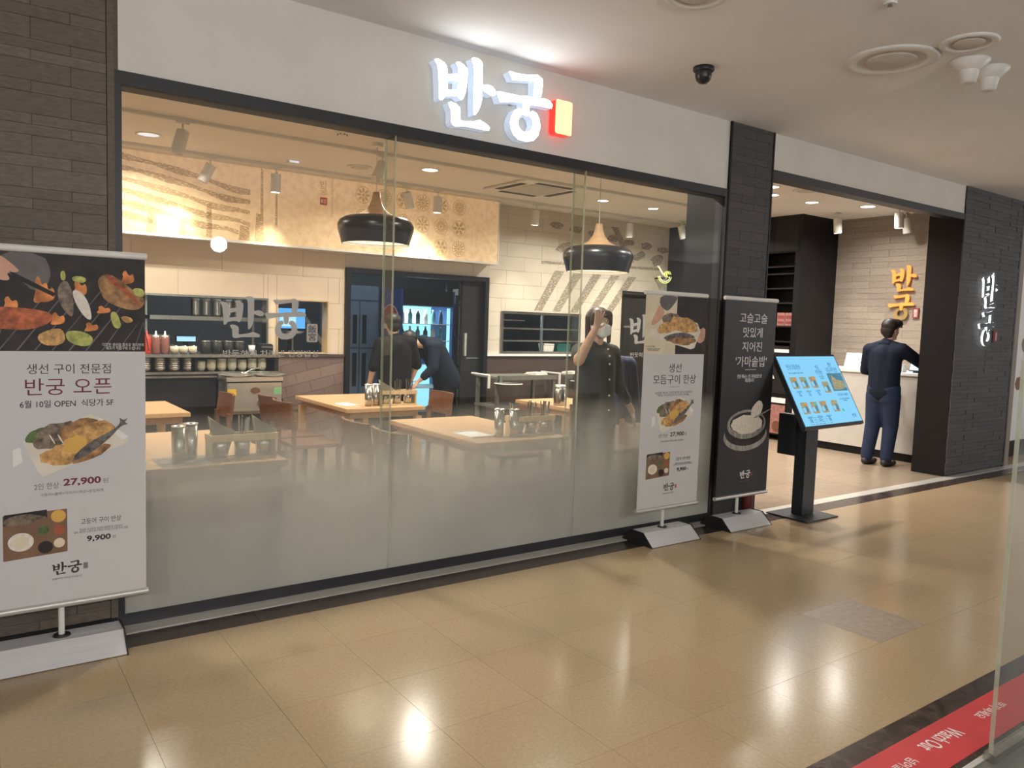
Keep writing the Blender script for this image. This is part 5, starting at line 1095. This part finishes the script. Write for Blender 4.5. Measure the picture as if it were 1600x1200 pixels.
def man():
    P_ = thing('person', 'person in navy shirt and trousers tapping at the entrance counter, seen from behind', 'person', (8.72, .74, 0))
    V = Vector                                   # local: +x towards counter, -y to the viewer's right
    hipL, hipR = V((0, .09, .90)), V((0, -.09, .90)); kL, kR = V((.0, .10, .48)), V((.05, -.085, .48)); aL, aR = V((-.04, .125, .08)), V((.02, -.075, .08))
    sL, sR = V((-.02, .19, 1.345)), V((-.0, -.18, 1.36)); eL, wL = V((.02, .25, 1.10)), V((.24, .2, 1.06)); eR, wR = V((.30, -.30, 1.18)), V((.56, -.19, 1.20))
    neck, hd = V((.0, -.0, 1.44)), V((.045, -.01, 1.575)); fw = V((.9, -.35, -.1))
    body = [(hipL, .10, kL, .065), (kL, .06, aL, .042), (hipR, .10, kR, .065), (kR, .06, aR, .042), (V((0, 0, .93)), .13, V((-.01, 0, 1.15)), .125), (V((-.01, 0, 1.15)), .125, V((-.01, 0, 1.34)), .115),
            (sL, .062, sR, .062), (sL, .055, eL, .042), (eL, .04, wL, .028), (sR, .055, eR, .042), (eR, .04, wR, .028), (V((-.01, 0, 1.37)), .06, hd-V((.01, 0, .03)), .052)]
    body += head_segs(hd, fw)+hand(wR, (.9, .2, -.35), (0, .6, .8))+hand(wL, (.9, -.2, -.1), (0, -.3, .9))
    for a in (aL, aR): body.append((a, .045, a+V((.13, 0, -.045)), .03))
    body = [(a, b*(.55 if n2 in (4, 5, 6) else .72), c, d*(.55 if n2 in (4, 5, 6) else .72)) if n2 < 11 else (a, b, c, d) for n2, (a, b, c, d) in enumerate(body[:12])]+body[12:]
    blob('body', body, 'skin', P_, .0105, 3)
    sh = [(V((-.005, .045, .86)), .135, V((-.01, .05, 1.12)), .125), (V((-.005, -.045, .86)), .135, V((-.01, -.05, 1.12)), .125), (V((-.01, .06, 1.12)), .125, V((-.012, .085, 1.30)), .105), (V((-.01, -.06, 1.12)), .125, V((-.012, -.085, 1.30)), .105),
          (sL, .078, sR, .078), (sL, .077, eL, .062), (eL, .06, eL.lerp(wL, .35), .056), (sR, .077, eR, .064), (eR, .062, eR.lerp(wR, .28), .058), (V((-.01, 0, 1.36)), .085, V((.0, 0, 1.44)), .062), (V((-.015, 0, .86)), .13, V((-.02, 0, 1.3)), .125), (V((-.01, .03, 1.41)), .06, sL, .07), (V((-.01, -.03, 1.41)), .06, sR, .07)]
    blob('shirt', sh, 'shirt_navy', P_, .014, 6)
    tr_ = [(V((0, .05, .90)), .14, V((0, .07, .80)), .125), (V((0, -.05, .90)), .14, V((0, -.07, .80)), .125), (V((-.0, .085, .82)), .115, kL, .086), (kL, .086, aL+V((0, 0, .02)), .07), (V((0, -.085, .82)), .115, kR, .088), (kR, .086, aR+V((0, 0, .02)), .07)]
    blob('trousers', tr_, 'trouser_navy', P_, .014, 4)
    for a in (aL, aR): blob('shoe', [(a+V((-.04, 0, -.035)), .043, a+V((.06, 0, -.042)), .04), (a+V((.06, 0, -.042)), .042, a+V((.17, 0, -.048)), .032), (a, .05, a+V((0, 0, -.03)), .05)], 'shoe', P_, .008, 3)
    hr = [('e', hd+V((-.022, .0, .055)), (.098, .094, .085)), ('e', hd+V((-.05, .01, .0)), (.068, .078, .085)), ('e', hd+V((.03, -.03, .075)), (.085, .085, .06)), (hd+V((.06, -.06, .055)), .026, hd+V((.085, -.085, .035)), .009), (hd+V((-.045, 0, -.06)), .05, hd+V((-.05, 0, -.03)), .06)]
    blob('hair', hr, 'hair', P_, .008, 2)
    blob('collar', [(neck+V((-.045, .05, -.02)), .03, neck+V((-.045, -.05, -.015)), .03), (neck+V((-.04, .055, -.02)), .03, neck+V((.03, .06, -.03)), .026), (neck+V((-.04, -.055, -.02)), .03, neck+V((.03, -.06, -.03)), .026)], 'shirt_navy', P_, .008, 3)
man()
def woman():
    P_ = thing('person', 'person in dark buttoned shirt and white mask wiping the glass from inside', 'person', (3.95, .40, 0))
    V = Vector                                   # local: faces -y (the glass)
    hd = V((.0, -.02, 1.53)); fw = V((-.38, -1, 0)).normalized(); rt = fw.cross(V((0, 0, 1))).normalized(); H = lambda f, r_, u: hd+fw*f+rt*r_+V((0, 0, u))
    hipL, hipR = V((.09, 0, .86)), V((-.09, 0, .86)); kL, kR = V((.10, -.01, .46)), V((-.09, -.01, .46)); aL, aR = V((.11, .02, .08)), V((-.09, .02, .08))
    sL, sR = V((.165, .0, 1.315)), V((-.165, 0, 1.32)); eL, wL = V((.265, .02, 1.06)), V((.33, -.08, .86)); eR, wR = V((-.315, -.17, 1.265)), V((-.255, -.265, 1.49))
    body = [(hipL, .10, kL, .06), (kL, .055, aL, .04), (hipR, .10, kR, .06), (kR, .055, aR, .04), (V((0, 0, .9)), .12, V((0, 0, 1.1)), .1), (V((0, 0, 1.1)), .1, V((0, 0, 1.26)), .1), (sL, .052, sR, .052), (sL, .048, eL, .036), (eL, .036, wL, .025), (sR, .048, eR, .040), (eR, .042, wR, .026), (V((0, .01, 1.3)), .05, hd-V((0, 0, .04)), .046)]
    body += head_segs(hd, fw, .97)+hand(wR, (.25, -.1, .95), (.95, .05, -.25), 1.2)+hand(wL, (.2, -.1, -.95), (-.6, -.8, 0))
    for a in (aL, aR): body.append((a, .042, a+V((0, -.13, -.045)), .028))
    body = [(a, b*.68, c, d*.68) if n2 in (0, 1, 2, 3, 4, 5, 6, 7) else (a, b, c, d) for n2, (a, b, c, d) in enumerate(body[:12])]+body[12:]
    blob('body', body, 'skin', P_, .009, 3)
    s_ = [(V((.05, 0, .80)), .135, V((.05, 0, 1.06)), .115), (V((-.05, 0, .80)), .135, V((-.05, 0, 1.06)), .115), (V((.06, 0, 1.06)), .115, V((.07, 0, 1.25)), .10), (V((-.06, 0, 1.06)), .115, V((-.07, 0, 1.25)), .10), (sL, .068, sR, .068), (sL, .066, eL, .054), (eL, .052, eL.lerp(wL, .6), .045), (sR, .066, sR.lerp(eR, .62), .06), (V((0, .01, 1.29)), .08, V((0, .01, 1.37)), .06), (V((0, 0, .8)), .13, V((0, 0, 1.26)), .115), (V((0, .01, 1.37)), .055, sL, .06), (V((0, .01, 1.37)), .055, sR, .06)]
    blob('shirt', s_, 'shirt_olive', P_, .014, 6)
    blob('trousers', [(V((.05, 0, .84)), .135, V((.075, 0, .76)), .12), (V((-.05, 0, .84)), .135, V((-.075, 0, .76)), .12), (V((.09, 0, .78)), .11, kL, .08), (kL, .08, aL, .065), (V((-.09, 0, .78)), .11, kR, .08), (kR, .08, aR, .065)], 'shirt_black', P_, .017, 3)
    for a in (aL, aR): blob('shoe', [(a+V((0, .03, -.035)), .043, a+V((0, -.14, -.045)), .034)], 'shoe', P_, .009, 3)
    for i, z in enumerate((1.345, 1.295, 1.235, 1.12, 1.0, .89)): MB().cone((.012, -.135-.004*i if z < 1.3 else -.118, z), (.012, -.141-.004*i if z < 1.3 else -.126, z), .0075, .006, 10).build('button', 'ink_white', P_)
    blob('mask', [(H(.085, -.035, -.03), .032, H(.085, .035, -.03), .032), (H(.098, 0, -.012), .026, H(.09, 0, -.078), .03), (H(.05, -.06, -.03), .024, H(.05, .06, -.03), .024), (H(.07, -.04, -.06), .03, H(.07, .04, -.06), .03)], 'mask_white', P_, .008, 3)
    hr = [('e', H(-.022, 0, .05), (.098, .098, .082)), ('e', H(-.05, 0, -.02), (.075, .075, .11)), (H(-.01, -.083, .05), .026, H(-.01, -.088, -.13), .016), (H(-.01, .083, .05), .026, H(-.01, .088, -.13), .016), (H(.07, -.045, .08), .028, H(.07, .045, .08), .028), (H(.06, .06, .07), .024, H(.045, .078, .0), .014), (H(.06, -.06, .07), .024, H(.045, -.078, .0), .014)]
    blob('hair', hr, 'hair_brown', P_, .008, 2)
    for q in (-1, 1):
        c = H(.081, q*.033, .028); e_ = MB().ell(c, (.012, .012, .0065), 12).build('eye', 'ink_white', P_); MB().ell(c+fw*.008, (.006, .006, .006), 10).build('iris', 'hair', e_)
    t = thing('navy_jacket', 'navy jacket draped over a chair back beside the woman', 'jacket', (4.60, .74, .72)); blob('jacket', [(V((-.06, 0, .5)), .05, V((.04, 0, .5)), .05), (V((-.06, -.01, .5)), .055, V((-.07, -.02, .1)), .08), (V((.04, -.01, .48)), .055, V((.08, -.02, .05)), .08), (V((-.05, .02, .45)), .05, V((.05, .03, .1)), .08)], 'jacket_navy', t, .012, 5)
    dup(ch0, (4.62, .98, 0), PI, 'brown chair with the navy jacket over its back')
woman()
def staff():
    P_ = thing('person', 'person in black shirt standing before the doorway, seen from behind', 'person', (4.02, 3.85, 0))
    V = Vector; hd = V((-.02, .06, 1.46)); fw = V((.1, 1, -.3)).normalized()
    hipL, hipR = V((-.09, 0, .82)), V((.09, 0, .82)); kL, kR = V((-.1, .02, .44)), V((.1, .02, .44)); aL, aR = V((-.1, -.02, .08)), V((.1, -.02, .08))
    sL, sR = V((-.19, .0, 1.24)), V((.19, 0, 1.25)); eL, wL = V((-.27, -.01, .98)), V((-.27, .1, .77)); eR, wR = V((.27, -.01, 1.0)), V((.24, .1, .78))
    body = [(hipL, .10, kL, .06), (kL, .055, aL, .04), (hipR, .10, kR, .06), (kR, .055, aR, .04), (V((0, 0, .86)), .125, V((0, 0, 1.2)), .115), (sL, .055, sR, .055), (sL, .05, eL, .04), (eL, .04, wL, .027), (sR, .05, eR, .04), (eR, .04, wR, .027), (V((0, .01, 1.24)), .055, hd-V((0, 0, .03)), .05)]
    body += head_segs(hd, fw)+hand(wL, (0, .2, -1), (.3, 1, 0))+hand(wR, (0, .2, -1), (-.3, 1, 0))
    for a in (aL, aR): body.append((a, .042, a+V((0, .13, -.045)), .028))
    body = [(a, b*.7, c, d*.7) if n2 in (0, 1, 2, 3, 4, 5, 6, 8) else (a, b, c, d) for n2, (a, b, c, d) in enumerate(body[:11])]+body[11:]
    blob('body', body, 'skin', P_, .014, 2)
    blob('shirt', [(V((-.06, 0, .78)), .135, V((-.07, 0, 1.15)), .12), (V((.06, 0, .78)), .135, V((.07, 0, 1.15)), .12), (sL, .075, sR, .075), (sL, .072, eL, .062), (sR, .072, eR, .062), (V((0, 0, 1.22)), .09, V((0, .02, 1.31)), .062), (V((0, -.01, .8)), .13, V((0, -.01, 1.2)), .12), (V((0, 0, 1.3)), .055, sL, .066), (V((0, 0, 1.3)), .055, sR, .066)], 'shirt_black', P_, .017, 5)
    blob('trousers', [(V((-.05, 0, .82)), .14, V((-.08, 0, .74)), .12), (V((.05, 0, .82)), .14, V((.08, 0, .74)), .12), (V((-.09, 0, .76)), .11, kL, .08), (kL, .08, aL, .065), (V((.09, 0, .76)), .11, kR, .08), (kR, .08, aR, .065)], 'shirt_black', P_, .017, 3)
    for a in (aL, aR): blob('shoe', [(a+V((0, -.03, -.035)), .043, a+V((0, .14, -.045)), .034)], 'shoe', P_, .009, 3)
    blob('hair', [('e', hd+V((0, -.022, .045)), (.096, .1, .085)), ('e', hd+V((0, -.05, -.01)), (.08, .065, .08))], 'hair', P_, .008, 2)
    Q = thing('person', 'person in dark navy clothes bending over beside the lit cooler', 'person', (4.78, 4.25, 0))
    hipL, hipR = V((.13, -.05, .82)), V((.17, .1, .82)); kL, kR = V((.10, -.06, .43)), V((.13, .1, .43)); aL, aR = V((.13, -.06, .08)), V((.16, .1, .08))
    ch_ = V((-.1, .0, 1.22)); sL, sR = V((-.12, -.16, 1.20)), V((-.1, .2, 1.22)); hd = V((-.36, .06, 1.26)); eL, wL = V((-.16, -.22, .95)), V((-.3, -.15, .80)); eR, wR = V((-.18, .25, .98)), V((-.36, .2, .84))
    body = [(hipL, .10, kL, .065), (kL, .06, aL, .042), (hipR, .10, kR, .065), (kR, .06, aR, .042), (V((.13, .02, .86)), .13, ch_, .12), (sL, .058, sR, .058), (sL, .052, eL, .042), (eL, .042, wL, .028), (sR, .052, eR, .042), (eR, .042, wR, .028), (ch_, .06, hd+V((.06, 0, -.03)), .05)]
    body += head_segs(hd, V((-1, .2, -.5)))+hand(wL, (-.6, .2, -.7), (0, .8, .3))+hand(wR, (-.6, 0, -.7), (0, -.8, .3))
    for a in (aL, aR): body.append((a, .042, a+V((-.13, 0, -.045)), .028))
    body = [(a, b*.7, c, d*.7) if n2 in (0, 1, 2, 3, 4, 5, 6, 8) else (a, b, c, d) for n2, (a, b, c, d) in enumerate(body[:11])]+body[11:]
    blob('body', body, 'skin', Q, .014, 2)
    blob('shirt', [(V((.17, -.04, .78)), .15, V((-.06, -.06, 1.19)), .13), (V((.19, .07, .78)), .15, V((-.06, .09, 1.19)), .13), (sL, .08, sR, .08), (sL, .076, eL, .064), (eL, .062, eL.lerp(wL, .7), .052), (sR, .076, eR, .064), (eR, .06, eR.lerp(wR, .7), .05), (ch_, .09, ch_+V((-.09, 0, .06)), .065)], 'shirt_navy', Q, .017, 5)
    blob('trousers', [(V((.15, -.03, .82)), .15, V((.14, -.05, .74)), .125), (V((.16, .08, .82)), .15, V((.16, .1, .74)), .125), (V((.13, -.05, .76)), .12, kL, .088), (kL, .088, aL, .07), (V((.16, .1, .76)), .12, kR, .088), (kR, .088, aR, .07)], 'shirt_black', Q, .017, 3)
    for a in (aL, aR): blob('shoe', [(a+V((.03, 0, -.035)), .043, a+V((-.14, 0, -.045)), .034)], 'shoe', Q, .009, 3)
    blob('hair', [('e', hd+V((.015, 0, .05)), (.1, .096, .082)), ('e', hd+V((.05, 0, .0)), (.065, .08, .08))], 'hair', Q, .012, 2)
staff()
finish_blobs()
finish_text()
